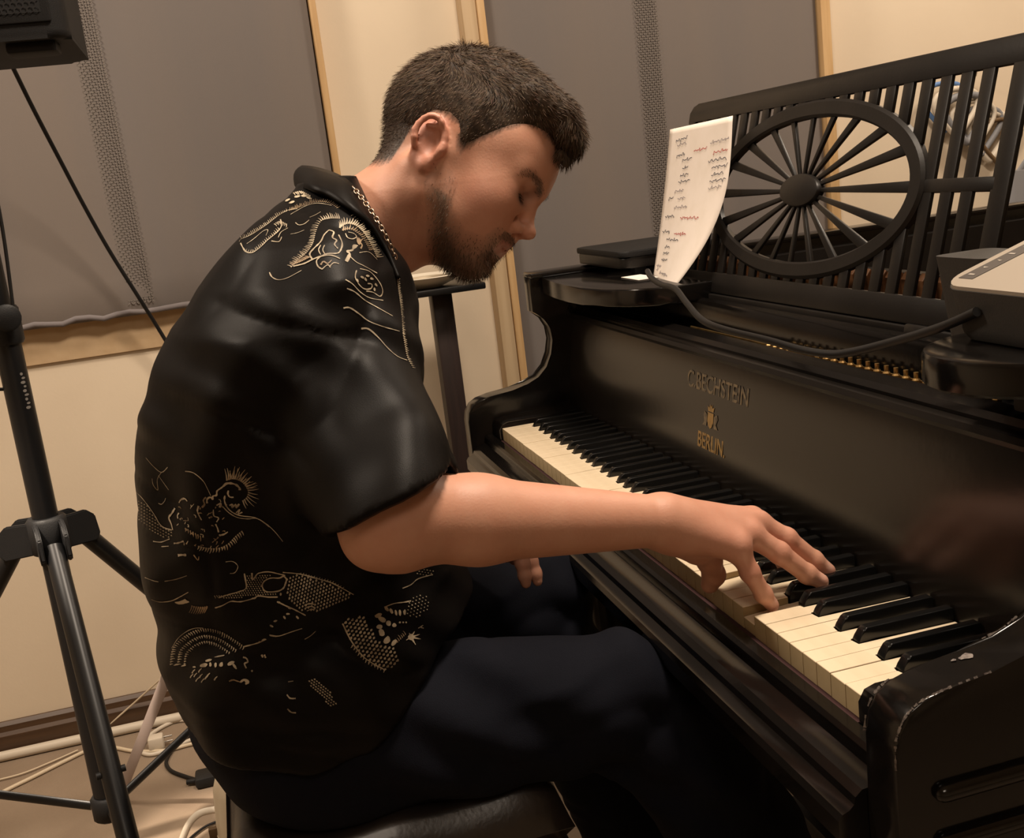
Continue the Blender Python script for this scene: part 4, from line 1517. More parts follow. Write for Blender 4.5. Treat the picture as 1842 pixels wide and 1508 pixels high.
RF = {'thumb': [(1248, 968, 1.115), (1276, 1008, 1.135), (1284, 1034, 1.148), (1277, 1052, 1.155)],
      'index': [(1352, 935, 1.150), (1396, 985, 1.168), (1418, 1023, 1.172), (1424, 1042, 1.170)],
      'middle': [(1362, 942, 1.124), (1415, 970, 1.128), (1464, 1009, 1.137), (1489, 1027, 1.141)],
      'ring': [(1348, 961, 1.100), (1402, 995, 1.104), (1452, 1033, 1.114), (1477, 1046, 1.118)],
      'pinky': [(1325, 982, 1.078), (1349, 1030, 1.083), (1373, 1069, 1.094), (1389, 1089, 1.100)]}
RR = {'thumb': [0.0145, 0.0125, 0.0115, 0.0095], 'index': [0.0125, 0.0105, 0.0095, 0.0078], 'middle': [0.0125, 0.0108, 0.0097, 0.0080],
      'ring': [0.0122, 0.0105, 0.0094, 0.0078], 'pinky': [0.0112, 0.0093, 0.0084, 0.0070]}
hand(WR_R, RF, RR, 0.0135, 0.0255)
# fill of the back of the hand and the ball of the thumb
body.add(rcone(WR_R + (at(1325, 985, 1.08) - WR_R) * 0.25, at(1318, 978, 1.085), 0.019, 0.0140), 0.012)
body.add(rcone(WR_R, at(1338, 950, 1.115), 0.0205, 0.0135), 0.012)
body.add(rcone(at(1215, 955, 1.09), at(1255, 985, 1.11), 0.022, 0.016), 0.018)
LF = {'thumb': [(935, 955, 1.335), (955, 965, 1.32), (968, 975, 1.315), (976, 984, 1.31)],
      'index': [(942, 985, 1.362), (955, 1010, 1.36), (963, 1032, 1.36), (967, 1046, 1.36)],
      'middle': [(934, 988, 1.345), (940, 1014, 1.34), (944, 1036, 1.34), (946, 1050, 1.34)],
      'ring': [(925, 985, 1.33), (926, 998, 1.35), (926, 1004, 1.37), (925, 1000, 1.38)],
      'pinky': [(915, 982, 1.32), (912, 994, 1.34), (910, 1000, 1.36), (909, 996, 1.37)]}
RL = {k: [x * 0.80 for x in v] for k, v in RR.items()}
hand(WR_L, LF, RL, 0.011, 0.023)

lo = np.array([-0.76, -0.60, 0.55])
hi = np.array([-0.16, 0.12, 1.325])
V, Q = body.mesh(0.0023, lo, hi)
V = relax(V, Q, 4, 0.5)

# skin's own tones (lips, ears, knuckles, beard shadow, scalp) and painted eye-socket shade
LC = (V - HO) @ HR * 1000.0           # head coordinates in millimetres
a_, s_, b_ = LC.T
inhead = (b_ > -125) & (b_ < 180) & (np.abs(s_) < 100) & (a_ > -140) & (a_ < 130)
HLx = [-130, -75, -60, -50, -46, -30, -12, 2, 9, 14, 20, 30, 41, 55, 60, 70, 90, 112]
HLb = [-44, -44, -40, -33, -2, 26, 32, 28, 18, 8, 9, 25, 40, 61, 70, 74, 70, 66]
hl = np.interp(a_, HLx, HLb) + 1.5 * np.sin(a_ * 0.8 + s_ * 0.3) + 1.0 * np.sin(a_ * 1.9)
hairmask = inhead & (b_ > hl) & ~((np.abs(s_) > 72.5) & (a_ > -36) & (a_ < 8) & (b_ < 33))
BTx = [2, 12, 22, 31, 41, 61, 78, 86, 100]
BTb = [-14, -8, -12, -16, -44, -55, -50, -32, -29]
bt = np.interp(a_, BTx, BTb)
lower_a = np.interp(-b_, [10, 38, 61, 80, 100, 115], [2, 3, 18, 24, 30, 45])
beardmask = inhead & (b_ < bt) & (a_ > lower_a) & (b_ > -112)
mouthzone = (np.abs(s_) < 21) & (b_ < -39.5) & (b_ > -54) & (a_ > 74)
beardmask &= ~mouthzone
rs = np.random.RandomState(3)
base = np.array([0.55, 0.285, 0.19])
col = np.tile(base, (len(V), 1))


def blend(mask, c, w=1.0):
    w = (mask.astype(float) * w)[:, None]
    col[:] = col * (1 - w) + np.array(c) * w


face_red = np.exp(-(((a_ - 62) / 34) ** 2 + ((b_ + 18) / 26) ** 2)) * (np.abs(s_) > 18) * inhead
blend(np.ones(len(V)), (0.46, 0.20, 0.135), face_red * 0.55)
noser = np.exp(-(((a_ - 98) / 16) ** 2 + ((b_ + 16) / 16) ** 2 + (s_ / 18) ** 2))
blend(np.ones(len(V)), (0.50, 0.22, 0.15), noser * 0.6)
ear = inhead & (np.abs(s_) > 74) & (a_ > -38) & (a_ < 8) & (b_ > -28) & (b_ < 34)
blend(ear, (0.46, 0.185, 0.13), 0.6)
blend(inhead & (b_ < -20) & (a_ < 10), (0.46, 0.22, 0.145), 0.35)
blend(mouthzone & (np.abs(s_) < 20), (0.34, 0.13, 0.10), 0.75)
for s in (-1, 1):
    bl = np.interp(s_ * s, [6, 14, 24, 38, 52], [20, 24, 29, 31, 25])
    e = np.exp(-((b_ - bl) / 3.8) ** 2) * ((s_ * s) > 7) * ((s_ * s) < 52) * (a_ > 55) * np.interp(s_ * s, [7, 14, 40, 52], [0.5, 1, 0.8, 0.2])
    blend(np.ones(len(V)), (0.075, 0.045, 0.030), np.clip(e, 0, 1) * 0.92 * inhead)
    e = np.exp(-(((s_ - 15 * s) / 6) ** 2 + ((b_ - 15) / 7) ** 2)) * (a_ > 70)
    blend(np.ones(len(V)), (0.12, 0.06, 0.042), e * 0.6 * inhead)  # socket shade at the inner eye corner, painted into the skin
    e = np.exp(-(((a_ - 82) / 9) ** 2 + ((s_ - 29 * s) / 15) ** 2 + ((b_ - 4.5) / 4.6) ** 2))
    blend(np.ones(len(V)), (0.04, 0.022, 0.017), np.clip(e * 1.5, 0, 0.93) * inhead)
    e = np.exp(-(((a_ - 80) / 10) ** 2 + ((s_ - 28 * s) / 16) ** 2 + ((b_ - 15.0) / 5) ** 2))
    blend(np.ones(len(V)), (0.28, 0.13, 0.09), e * 0.45 * inhead)  # shade under the brow, painted over the upper lid
HAIRC = np.array([0.062, 0.040, 0.025])
# soft edges: fade of the haircut and of the beard
fade = np.clip((b_ - hl) / 16.0, 0, 1)
blend(hairmask, HAIRC * 0.85, 0.20 + 0.76 * np.minimum(1, fade * 1.5))
bf = np.clip((bt - b_) / 26.0, 0, 1) * np.clip((a_ - lower_a) / 18.0, 0, 1) * np.where(b_ > -34, 0.45, 1.0)
bf = np.where((a_ > 76) & (b_ > -41) & (np.abs(s_) < 27), 0.85, bf)
blend(beardmask, HAIRC * 1.3, 0.12 + 0.66 * bf)
for nm, w in (('index', 1), ('middle', 1), ('ring', 1), ('pinky', 1)):
    for i in (0, 1, 3):
        q = at(*RF[nm][i])
        d2 = ((V - q) ** 2).sum(1)
        blend(np.ones(len(V)), (0.50, 0.20, 0.15), 0.55 * np.exp(-d2 / 0.011 ** 2))
for nm in ('index', 'middle', 'ring', 'pinky', 'thumb'):
    t_, d_ = at(*RF[nm][3]), at(*RF[nm][2])
    ax2 = (t_ - d_) / np.linalg.norm(t_ - d_)
    q = t_ + np.array([0.003, -0.001, 0.006])
    d2 = ((V - q) ** 2).sum(1)
    blend(np.ones(len(V)), (0.64, 0.40, 0.31), 0.75 * np.clip(1.6 * np.exp(-d2 / 0.0052 ** 2), 0, 1))
for fin in (RF, LF):
    d2 = ((V - at(*fin['pinky'][0])) ** 2).sum(1)
    blend(np.ones(len(V)), (0.48, 0.21, 0.15), 0.35 * np.exp(-d2 / 0.07 ** 2))
me = npmesh('person', V, Q)
tone_attr(me, col)
person = link('person', me, 'skin', None, True)
tag(person, 'bearded man in a black dragon-print shirt seated playing the piano', 'person')

# normals for growing hair
nrm = np.zeros(len(V) * 3, np.float32)
me.vertices.foreach_get('normal', nrm)
nrm = nrm.reshape(-1, 3)
HN = nrm @ HR                        # normals in head coordinates


def strands(name, idx, length, direc, width, colour, nseg=4, curl=0.0, droop=0.0, seed=1, jitter=0.25):
    """short tapering ribbons in head coordinates (mm)"""
    r = np.random.RandomState(seed)
    n = len(idx)
    P0 = LC[idx] + r.normal(0, 0.7, (n, 3))
    D = direc / np.linalg.norm(direc, axis=1, keepdims=True)
    D = D + r.normal(0, jitter, (n, 3))
    D /= np.linalg.norm(D, axis=1, keepdims=True)
    N = HN[idx]
    L = length * r.uniform(0.75, 1.15, n)
    side = np.cross(D, N) + r.normal(0, 0.5, (n, 3))
    side /= np.linalg.norm(side, axis=1, keepdims=True) + 1e-9
    verts = np.zeros((n, nseg + 1, 2, 3))
    for k in range(nseg + 1):
        t = k / nseg
        c = P0 + D * (L * t)[:, None] + N * (curl * L * t * (1 - t))[:, None] + np.array([0, 0, -1.0]) * (droop * L * t * t)[:, None]
        w = width * (1 - 0.8 * t)
        verts[:, k, 0] = c - side * w
        verts[:, k, 1] = c + side * w
    Vw = HO + (verts.reshape(-1, 3) / 1000.0) @ HR.T
    bq = np.arange(n)[:, None] * (2 * (nseg + 1))
    fs_ = []
    for k in range(nseg):
        o = bq + 2 * k
        fs_.append(np.concatenate([o, o + 1, o + 3, o + 2], 1))
    me_ = npmesh(name, Vw, np.concatenate(fs_))
    c = np.array(colour) * r.uniform(0.55, 1.5, (n, 1)) * (1 + r.normal(0, 0.06, (n, 3)))
    c = np.repeat(c, 2 * (nseg + 1), axis=0)
    tone_attr(me_, c)
    return me_


# thick hair: a cap that thickens from the fade at the hairline to the crown and the quiff
hv = Field()
hs1, hs2 = hel((-7, 0, 43), (98, 74.5, 81)), hel((40, 0, 40), (51, 61, 52))


def hair_cap(p):
    q = (p - HO) @ HR * 1000.0
    a, s, b = q.T
    d = smin(hs1[0](p), hs2[0](p), 0.030)
    line = np.interp(a, HLx, HLb)
    line = np.maximum(line, np.interp(a, [48, 62, 80, 100], [0, 74, 84, 90]))
    hgt = b - line
    T = np.interp(hgt, [-10, 0, 10, 26, 55, 90, 140], [-7, -2.2, 0.4, 2.4, 6.0, 9.0, 11.0])
    T = T + 7.0 * np.exp(-(((a - 5) / 45) ** 2)) * np.clip((b - 85) / 30, 0, 1)
    tuft = 0.5 * np.sin(0.50 * s + 0.10 * a + 2.0 * np.sin(0.06 * a + 0.05 * b)) + 0.4 * np.sin(0.8 * s - 0.20 * a + 1.5 * np.sin(0.09 * b)) + 0.3 * np.sin(0.33 * a + 0.3 * b + 0.5 * s)
    T = T + tuft * np.clip((hgt - 18) / 40, 0, 1) * 1.3
    return d - T * 0.001


hv.fn(hair_cap, HO - 0.16, HO + 0.2, 0.01)
hv.add(hrc((50, -40, 103), (50, 42, 103), 19, 19), 0.030)
hv.add(hrc((80, -32, 105), (80, 36, 105), 14, 14), 0.022)
hv.add(hrc((93, -26, 91), (94, 32, 89), 10, 10), 0.016)
hv.add(hrc((97, -16, 72), (98, 26, 66), 5, 5), 0.012)


def HVL(a):
    return np.interp(a, HLx, HLb)


def hbump(p):
    q = (p - HO) @ HR * 1000.0
    a, s, b = q.T
    return (0.0009 * np.sin(0.55 * s + 0.08 * a + 2.2 * np.sin(0.07 * a + 0.05 * b)) + 0.0007 * np.sin(0.9 * s - 0.16 * a + 1.5 * np.sin(0.11 * b))) * np.clip((b - 70) / 30, 0, 1)


hv.fn(hbump, HO - 0.3, HO + 0.3, 0.0, 'd')
HV, HQ = hv.mesh(0.0025, HO - 0.17, HO + 0.19)
HV = relax(HV, HQ, 2, 0.4)
me = npmesh('hair', HV, HQ)
r_ = np.random.RandomState(1)
LH = (HV - HO) @ HR * 1000.0
g = 0.8 + 0.4 * np.sin(0.9 * LH[:, 1] + 0.12 * LH[:, 0]) * np.sin(0.13 * LH[:, 0] + 0.4 * LH[:, 2])
tone_attr(me, HAIRC * 0.8 * g[:, None])
hair = link('hair', me, 'hair', None, True)
hair['label'] = 'short dark brown hair, faded sides with a swept quiff'
hair.parent = person
n2 = np.zeros(len(HV) * 3, np.float32)
me.vertices.foreach_get('normal', n2)
HVN = n2.reshape(-1, 3) @ HR

hi_ = np.where(hairmask)[0]
rs = np.random.RandomState(9)
side_i = hi_[((b_[hi_] - hl[hi_] < 22) & (b_[hi_] < 80)) | ((a_[hi_] < -32) & (b_[hi_] < 52))]
pick = rs.choice(side_i, min(10000, len(side_i)), replace=False)
ln = np.clip(1.2 + (b_[pick] - hl[pick]) * 0.12, 1.2, 7.5)
dr = HN[pick] * 0.25 + np.stack([-0.35 + 0 * ln, 0 * ln, -0.75 + 0 * ln], 1)
pick_fade = fade[pick]
dr[a_[pick] > -5] += np.array([0.1, 0, 0.1])
keep = rs.uniform(0, 1, len(pick)) < 0.25 + 0.9 * pick_fade
pick, ln, dr = pick[keep], ln[keep], dr[keep]
child_m = strands('short_hair', pick, ln, dr, 0.30, HAIRC * 0.95, 3, 0.0, 0.0, 2)
o = link('short_hair', child_m, 'hair', None, True)
o.parent = person
# strands on the volume
LC_b, HN_b = LC, HN
LC, HN = LH, HVN
hgt_v = LH[:, 2] - np.interp(LH[:, 0], HLx, HLb)
outer = smin(hs1[0](HV), hs2[0](HV), 0.030) > 0.0004
ok = np.where(outer & ((hgt_v > 6) | (LH[:, 0] > 60)))[0]
pick = rs.choice(ok, min(22000, len(ok)), replace=False)
A, S_, B_ = LH[pick].T
front = np.clip((A - 50) / 40, 0, 1)
up = np.clip((hgt_v[pick] - 25) / 60, 0, 1)
ln = 2.8 + 7.0 * up + 5.0 * front
fwd = np.stack([0.9 + 0 * A, -0.10 + 0 * A, 0.0 - 0.05 * front], 1)
down = np.stack([-0.30 + 0 * A, 0 * A, -0.85 + 0 * A], 1)
wt = np.clip((B_ - 62) / 35, 0, 1) * np.clip((A + 75) / 45, 0, 1)
dr = fwd * wt[:, None] + down * (1 - wt)[:, None]
dr = dr - HVN[pick] * (dr * HVN[pick]).sum(1)[:, None] * 0.8 + HVN[pick] * (0.16 + 0.16 * up)[:, None]
fall_ = ((A > 86) & (B_ < 100))[:, None]
dr = np.where(fall_, np.array([0.25, 0.0, -0.9]) + HVN[pick] * 0.22, dr)
o = link('hair_strands', strands('hair_strands', pick, ln, dr, 0.36, HAIRC * 1.25, 4, 0.18, 0.05, 5, 0.20), 'hair', None, True)
o.parent = person
LC, HN = LC_b, HN_b
# beard, moustache, brows and lashes
bi = np.where(beardmask & ~hairmask)[0]
pick = rs.choice(bi, min(10000, len(bi)), replace=False)
dens = np.clip(0.10 + 0.9 * bf[pick], 0, 1)
pick = pick[rs.uniform(0, 1, len(pick)) < dens]
ln = 1.6 + 3.2 * bf[pick] + 1.5 * (b_[pick] < -72)
dr = HN[pick] * 0.55 + np.array([0.15, 0.0, -0.8])
o = link('beard', strands('beard', pick, ln, dr, 0.32, HAIRC * 1.15, 3, 0.1, 0.1, 7, 0.3), 'hair', None, True)
o.parent = person
o['label'] = 'short dark beard and moustache'
for s in (-1, 1):
    m = np.where(inhead & (s_ * s > 8) & (s_ * s < 52) & (np.abs(b_ - np.interp(s_ * s, [8, 22, 38, 52], [23, 29, 31, 25])) < 4.4) & (a_ > 55))[0]
    pick = rs.choice(m, min(1300, len(m)), replace=False)
    dr = HN[pick] * 0.12 + np.array([-0.25, 0.9 * s, 0.15])
    o = link('eyebrow', strands('eyebrow', pick, 6.0 + 0 * pick, dr, 0.24, HAIRC * 0.9, 3, 0.1, 0.0, 11, 0.14), 'hair', None, True)
    o.parent = person
    m = np.where(inhead & (s_ * s > 17) & (s_ * s < 43) & (np.abs(b_ - 7.0) < 1.6) & (a_ > 68))[0]
    pick = rs.choice(m, min(160, len(m)), replace=False)
    dr = np.tile(np.array([0.8, 0.25 * s, -0.45]), (len(pick), 1))
    o = link('eyelashes', strands('eyelashes', pick, 6.5 + 0 * pick, dr, 0.30, HAIRC * 0.4, 3, 0.0, -0.2, 12, 0.15), 'hair', None, True)
    o.parent = person

# ------------------------------------------------------------------ shirt
shirt_f = Field()
shirt_f.add(trunk(-0.004), 0.01)
shirt_f.add(rcone(SH_R + np.array([-0.03, 0, 0.0]), SH_R + np.array([0.0, 0.0, -0.01]), 0.075, 0.078), 0.06)
HEM = at(716, 912, 0.990)
axis = HEM - SH_R
hn = axis / np.linalg.norm(axis)
vd = (HEM - CAM) / np.linalg.norm(HEM - CAM)
hn = hn - 0.85 * (hn @ vd) * vd
hn /= np.linalg.norm(hn)
slv = [rcone(SH_R, HEM + axis * 0.25, 0.080, 0.0600), rcone(SH_R + axis * 0.6 + np.array([-0.02, -0.02, -0.01]), HEM + axis * 0.25, 0.068, 0.0610)]
hol = rcone(HEM - axis * 0.12, HEM + axis * 0.3, 0.052, 0.0560)


def sleeve(p):
    d = smin(slv[0][0](p), slv[1][0](p), 0.03)
    d = -smin(-d, -((p - HEM) @ hn), 0.004)
    return -smin(-d, hol[0](p), 0.004)


shirt_f.fn(sleeve, np.minimum(slv[0][1], slv[1][1]), np.maximum(slv[0][2], slv[1][2]), 0.03)
HEM_L = SH_L + (EL_L - SH_L) * 0.95
shirt_f.add(rcone(SH_L, HEM_L, 0.078, 0.066), 0.05)
# shirt tails lying over the lap
shirt_f.add(ellip((-0.345, -0.42, 0.655), (0.05, 0.11, 0.075)), 0.05)
# hems
def halfspace(pt, n, lo_, hi_):
    pt, n = np.array(pt, float), np.array(n, float)
    return (lambda p: -((p - pt) @ n)), np.array(lo_, float), np.array(hi_, float)


ln_ = (EL_L - SH_L) / np.linalg.norm(EL_L - SH_L)
shirt_f.cut(halfspace(HEM_L, ln_, HEM_L - 0.06, HEM_L + 0.07), 0.004)
# neck opening
shirt_f.cut(hrc((-40, 0, -100), (-70, 0, -185), 64, 60), 0.006)
shirt_f.cut(hrc((-30, 0, -130), (-20, 0, -250), 50, 22), 0.01)


def folds(p):
    x, y, z = p.T
    ax_ = (p - SH_R) @ hn
    w = np.exp(-((ax_ - 0.20) / 0.13) ** 2) * np.clip((x + 0.42) / 0.1, 0, 1)
    r2 = np.sqrt(((p - HEM + hn * 0.03) ** 2).sum(1))
    d = 0.0026 * np.sin(95 * ax_ + 26 * (y + z) + 2.0 * np.sin(20 * z)) * w
    lowb = np.clip((0.95 - z) / 0.2, 0, 1) * np.clip((z - 0.55) / 0.05, 0, 1)
    d += 0.0024 * np.sin(60 * z + 22 * y + 2.2 * np.sin(11 * y + 9 * x)) * lowb * (1 - w)
    d += 0.0026 * np.sin(38 * y - 30 * z + 1.7 * np.sin(17 * z + 12 * x))
    rr = np.sqrt(((p - (HEM - axis * 0.42)) ** 2).sum(1))
    d += 0.0024 * np.sin(150 * rr + 18 * z - 9 * y) * np.exp(-(rr / 0.095) ** 2) * np.clip((x + 0.36) / 0.06, 0, 1)
    cr1 = (1 - np.abs(np.sin(13 * z + 21 * y + 1.3 * np.sin(15 * z - 8 * y) + 0.6))) ** 5
    cr2 = (1 - np.abs(np.sin(24 * z - 9 * y + 1.6 * np.sin(10 * y + 6 * z)))) ** 5
    d += 0.0042 * cr1 * (0.5 + 0.5 * np.sin(17 * z - 23 * y)) + 0.0034 * cr2 * (0.5 + 0.5 * np.sin(19 * y + 13 * z + 1))
    d += 0.0016 * np.sin(85 * y + 40 * z + 2.5 * np.sin(22 * z - 9 * x))
    d += 0.003 * np.exp(-((z - 0.735 - 0.30 * (y + 0.40)) / 0.012) ** 2) * np.exp(-((y + 0.34) / 0.16) ** 2)
    d += 0.003 * np.exp(-((z - 0.665 + 0.15 * (y + 0.50)) / 0.010) ** 2) * np.exp(-((y + 0.47) / 0.10) ** 2)
    return d


shirt_f.fn(folds, (-1, -1, 0), (1, 1, 2), 0.0, 'd')


def tail_cut(p):
    x, y, z = p.T
    hem = np.interp(y, [-0.60, -0.52, -0.44, -0.38, -0.33, -0.28, -0.22], [0.640, 0.622, 0.605, 0.612, 0.650, 0.695, 0.715])
    return z - hem


shirt_f.fn(lambda p: tail_cut(p), (-0.8, -0.7, 0.5), (-0.1, 0.0, 0.75), 0.006, 'c')
SV, SQ = shirt_f.mesh(0.0042, (-0.82, -0.64, 0.52), (-0.13, -0.12, 1.24))
SV = relax(SV, SQ, 4, 0.5)
me = npmesh('shirt', SV, SQ)
shirt = link('shirt', me, 'shirt_black', None, True)
shirt['label'] = 'black satin short-sleeved shirt with pale dragon print'
shirt.parent = person
bvh = BVHTree.FromPolygons([tuple(v) for v in SV], [tuple(int(i) for i in q) for q in SQ])

# collar: a folded band standing round the neck


def on_shirt(px, py, lift, fallback):
    d = Vector(at(px, py, 1.0) - CAM).normalized()
    hit = bvh.ray_cast(Vector(CAM), d)
    if hit[0] is None:
        return at(px, py, fallback)
    return np.array(hit[0] - d * lift)


cl_low = [on_shirt(714, 503, 0.004, 1.115), on_shirt(692, 452, 0.005, 1.105), on_shirt(664, 408, 0.006, 1.105), on_shirt(630, 381, 0.006, 1.11), on_shirt(592, 356, 0.006, 1.13), on_shirt(558, 344, 0.006, 1.17), at(538, 336, 1.235), at(535, 328, 1.31)]
cl_top = [at(716, 486, 1.128), at(694, 430, 1.120), at(666, 384, 1.118), at(636, 342, 1.125), at(612, 322, 1.145), at(578, 309, 1.19), at(548, 303, 1.245), at(545, 306, 1.31)]
tp, lw = smooth_path(cl_top, 5), smooth_path(cl_low, 5)
vs_, fs = [], []
NR = 5
for i in range(len(tp)):
    for k in range(NR + 1):
        t = k / NR
        p = np.array(tp[i]) * (1 - t) + np.array(lw[i]) * t
        bul = math.sin(math.pi * t) * 0.006
        vs_.append(tuple(p + np.array([0.4, -0.5, 0.5]) * bul))
for i in range(len(tp) - 1):
    for k in range(NR):
        a = i * (NR + 1) + k
        fs.append((a, a + 1, a + NR + 2, a + NR + 1))
me = bpy.data.meshes.new('collar')
me.from_pydata(vs_, [], fs)
o = link('collar', me, 'shirt_black', None, True)
md = o.modifiers.new('thick', 'SOLIDIFY')
md.thickness = 0.004
md.offset = -1
o.parent = shirt

# necklace: small oval links in a chain round the neck
ck = smooth_path([at(636, 338, 1.112), at(655, 362, 1.100), at(676, 392, 1.092), at(694, 424, 1.090), at(707, 452, 1.096), at(718, 482, 1.108)], 12)
vs_, fs = [], []
acc_, prev = 0.0, None
pts = [np.array(p) for p in ck]
step = 0.0052
dist = [0]
for i in range(1, len(pts)):
    dist.append(dist[-1] + np.linalg.norm(pts[i] - pts[i - 1]))
nl = int(dist[-1] / step)
for k in range(nl):
    d0 = k * step
    c0 = np.array([np.interp(d0, dist, [p[j] for p in pts]) for j in range(3)])
    c1 = np.array([np.interp(min(d0 + step, dist[-1]), dist, [p[j] for p in pts]) for j in range(3)])
    t = (c1 - c0) / (np.linalg.norm(c1 - c0) + 1e-9)
    n_ = np.cross(t, cw) if k % 2 else np.cross(np.cross(t, cw), t)
    n_ /= np.linalg.norm(n_)
    m_ = np.cross(t, n_)
    ctr_ = (c0 + c1) / 2 + cw * 0.003
    b = len(vs_)
    R1, r1 = 10, 5
    for i in range(R1):
        a = 2 * math.pi * i / R1
        rd = t * math.cos(a) * 0.0036 + n_ * math.sin(a) * 0.0021
        ou = rd / np.linalg.norm(rd)
        for j in range(r1):
            bb = 2 * math.pi * j / r1
            vs_.append(tuple(ctr_ + rd + (ou * math.cos(bb) + m_ * math.sin(bb)) * 0.00075))
    for i in range(R1):
        for j in range(r1):
            fs.append((b + i * r1 + j, b + ((i + 1) % R1) * r1 + j, b + ((i + 1) % R1) * r1 + (j + 1) % r1, b + i * r1 + (j + 1) % r1))
me = bpy.data.meshes.new('necklace')
me.from_pydata(vs_, [], fs)
o = link('necklace', me, 'chain', None, True)
o.parent = person
o['label'] = 'thin gold chain necklace'

# ------------------------------------------------------------------ trousers
tr_f = Field()
tr_f.add(ellip((-0.50, -0.435, 0.600), (0.180, 0.135, 0.105)), 0.02)
HIPR, KNR, ANR = np.array([-0.405, -0.42, 0.590]), np.array([-0.325, -0.112, 0.598]), np.array([-0.285, 0.150, 0.09])
HIPL, KNL, ANL = np.array([-0.595, -0.42, 0.590]), np.array([-0.640, -0.115, 0.600]), np.array([-0.655, 0.02, 0.09])
tr_f.add(rcone(HIPR, KNR, 0.098, 0.072), 0.05)
tr_f.add(rcone(KNR + np.array([0.004, 0.072, -0.066]), ANR, 0.077, 0.068), 0.04)
tr_f.add(rcone(HIPL, KNL, 0.100, 0.076), 0.05)
tr_f.add(rcone(KNL + np.array([0, 0.005, -0.01]), ANL, 0.076, 0.066), 0.03)


def tfold(p):
    x, y, z = p.T
    d = 0.0036 * np.sin(42 * y + 46 * z + 2.4 * np.sin(14 * z + 8 * y))
    d += 0.0030 * np.sin(70 * y - 25 * z + 2.0 * np.sin(30 * z)) * np.exp(-((y + 0.10) / 0.10) ** 2)
    c1 = (1 - np.abs(np.sin(20 * z + 14 * y + 1.4 * np.sin(18 * y)))) ** 5
    c2 = (1 - np.abs(np.sin(9 * y - 22 * z + 1.2 * np.sin(14 * z + 9 * y)))) ** 5
    d += 0.005 * c1 * np.exp(-((y + 0.12) / 0.14) ** 2) + 0.004 * c2
    d += 0.0018 * np.sin(95 * z + 30 * y + 2 * np.sin(25 * x))
    d += -0.006 * np.exp(-((z - 0.640 - 0.25 * (y + 0.2)) / 0.010) ** 2) * np.exp(-((y + 0.17) / 0.07) ** 2)
    return d


tr_f.fn(tfold, (-2, -2, -1), (2, 2, 2), 0.0, 'd')
tr_f.cut(halfspace((0, 0, 0.055), (0, 0, -1), (-1, -1, -0.1), (0, 1, 0.12)), 0.004)
TV, TQ = tr_f.mesh(0.006, (-0.80, -0.62, 0.0), (-0.18, 0.22, 0.74))
# the seat flattens where it presses on the cushion
flat_ = (TV[:, 1] < -0.165) & (TV[:, 2] < 0.509)
TV[flat_, 2] = 0.509 + (TV[flat_, 2] - 0.509) * 0.05
TV = relax(TV, TQ, 4, 0.5)
o = link('trousers', npmesh('trousers', TV, TQ), 'navy', None, True)
o.parent = person
o['label'] = 'dark navy trousers'
for ank, s in ((ANR, 1), (ANL, -1)):
    sh_f = Field()
    sh_f.add(rcone((ank[0], ank[1] - 0.04, 0.045), (ank[0] + 0.01 * s, ank[1] + 0.06, 0.05), 0.042, 0.044), 0.02)
    sh_f.add(rcone((ank[0] + 0.01 * s, ank[1] + 0.06, 0.045), (ank[0] + 0.02 * s, ank[1] + 0.17, 0.035), 0.042, 0.034), 0.03)
    sh_f.cut(halfspace((0, 0, 0.002), (0, 0, -1), (-1, -1, -0.1), (0, 1, 0.1)), 0.003)
    sv, sq = sh_f.mesh(0.006)
    o = link('shoe', npmesh('shoe', sv, sq), 'stand_plastic', None, True)
    o.parent = person

# ------------------------------------------------------------------ dragon print on the shirt, following its surface
PR = {'beige': ([], []), 'tan': ([], [])}
FRAMES = {'A': (420, 330, 0.2454), 'B': (230, 820, 0.18566), 'C': (280, 1040, 0.1658), 'D': (400, 1000, 0.21716)}
prr = random.Random(12)


def shirt_hit(px, py):
    d = Vector(at(px, py, 1.0) - CAM).normalized()
    h = bvh.ray_cast(Vector(CAM), d)
    if h[0] is None or (h[0] - Vector(CAM)).length > 1.45:
        return None
    n = h[1]
    if n.dot(d) > 0:
        n = -n
    return h[0], n


def stroke(pts_px, w0, w1=None, m='beige', n=4, rough=0.0):
    """a printed line: pts in frame pixels, widths in mm"""
    pts = smooth_path([(x, y, 0) for x, y in pts_px], n) if n > 1 else [np.array([x, y, 0.0]) for x, y in pts_px]
    vs_, fs_ = PR[m]
    last = None
    w1 = w0 if w1 is None else w1
    N = len(pts)
    prev = None
    for i, p in enumerate(pts):
        h = shirt_hit(p[0], p[1])
        if h is None:
            last = None
            continue
        q, nn = h
        j = min(i + 1, N - 1)
        k = max(i - 1, 0)
        t2 = pts[j] - pts[k]
        t3 = Vector(ROT @ np.array([t2[0], -t2[1], 0.0]))
        sd = nn.cross(t3)
        if sd.length < 1e-9:
            continue
        sd.normalize()
        w = (w0 + (w1 - w0) * i / max(1, N - 1)) * 0.0005 * (1 + rough * prr.uniform(-1, 1))
        b = len(vs_)
        o = q + nn * 0.0006
        if last is not None and (o - last[0]).length > 0.03:
            last = None
        vs_.append(tuple(o - sd * w))
        vs_.append(tuple(o + sd * w))
        if last is not None:
            fs_.append((last[1], last[1] + 1, b + 1, b))
        last = (o, b)


def T(fr, pts):
    x0, y0, s = FRAMES[fr]
    return [(x0 + x * s, y0 + y * s) for x, y in pts]


def line(fr, pts, w=1.0, w1=None, m='beige', rough=0.3):
    stroke(T(fr, pts), w, w1, m, 4, rough)


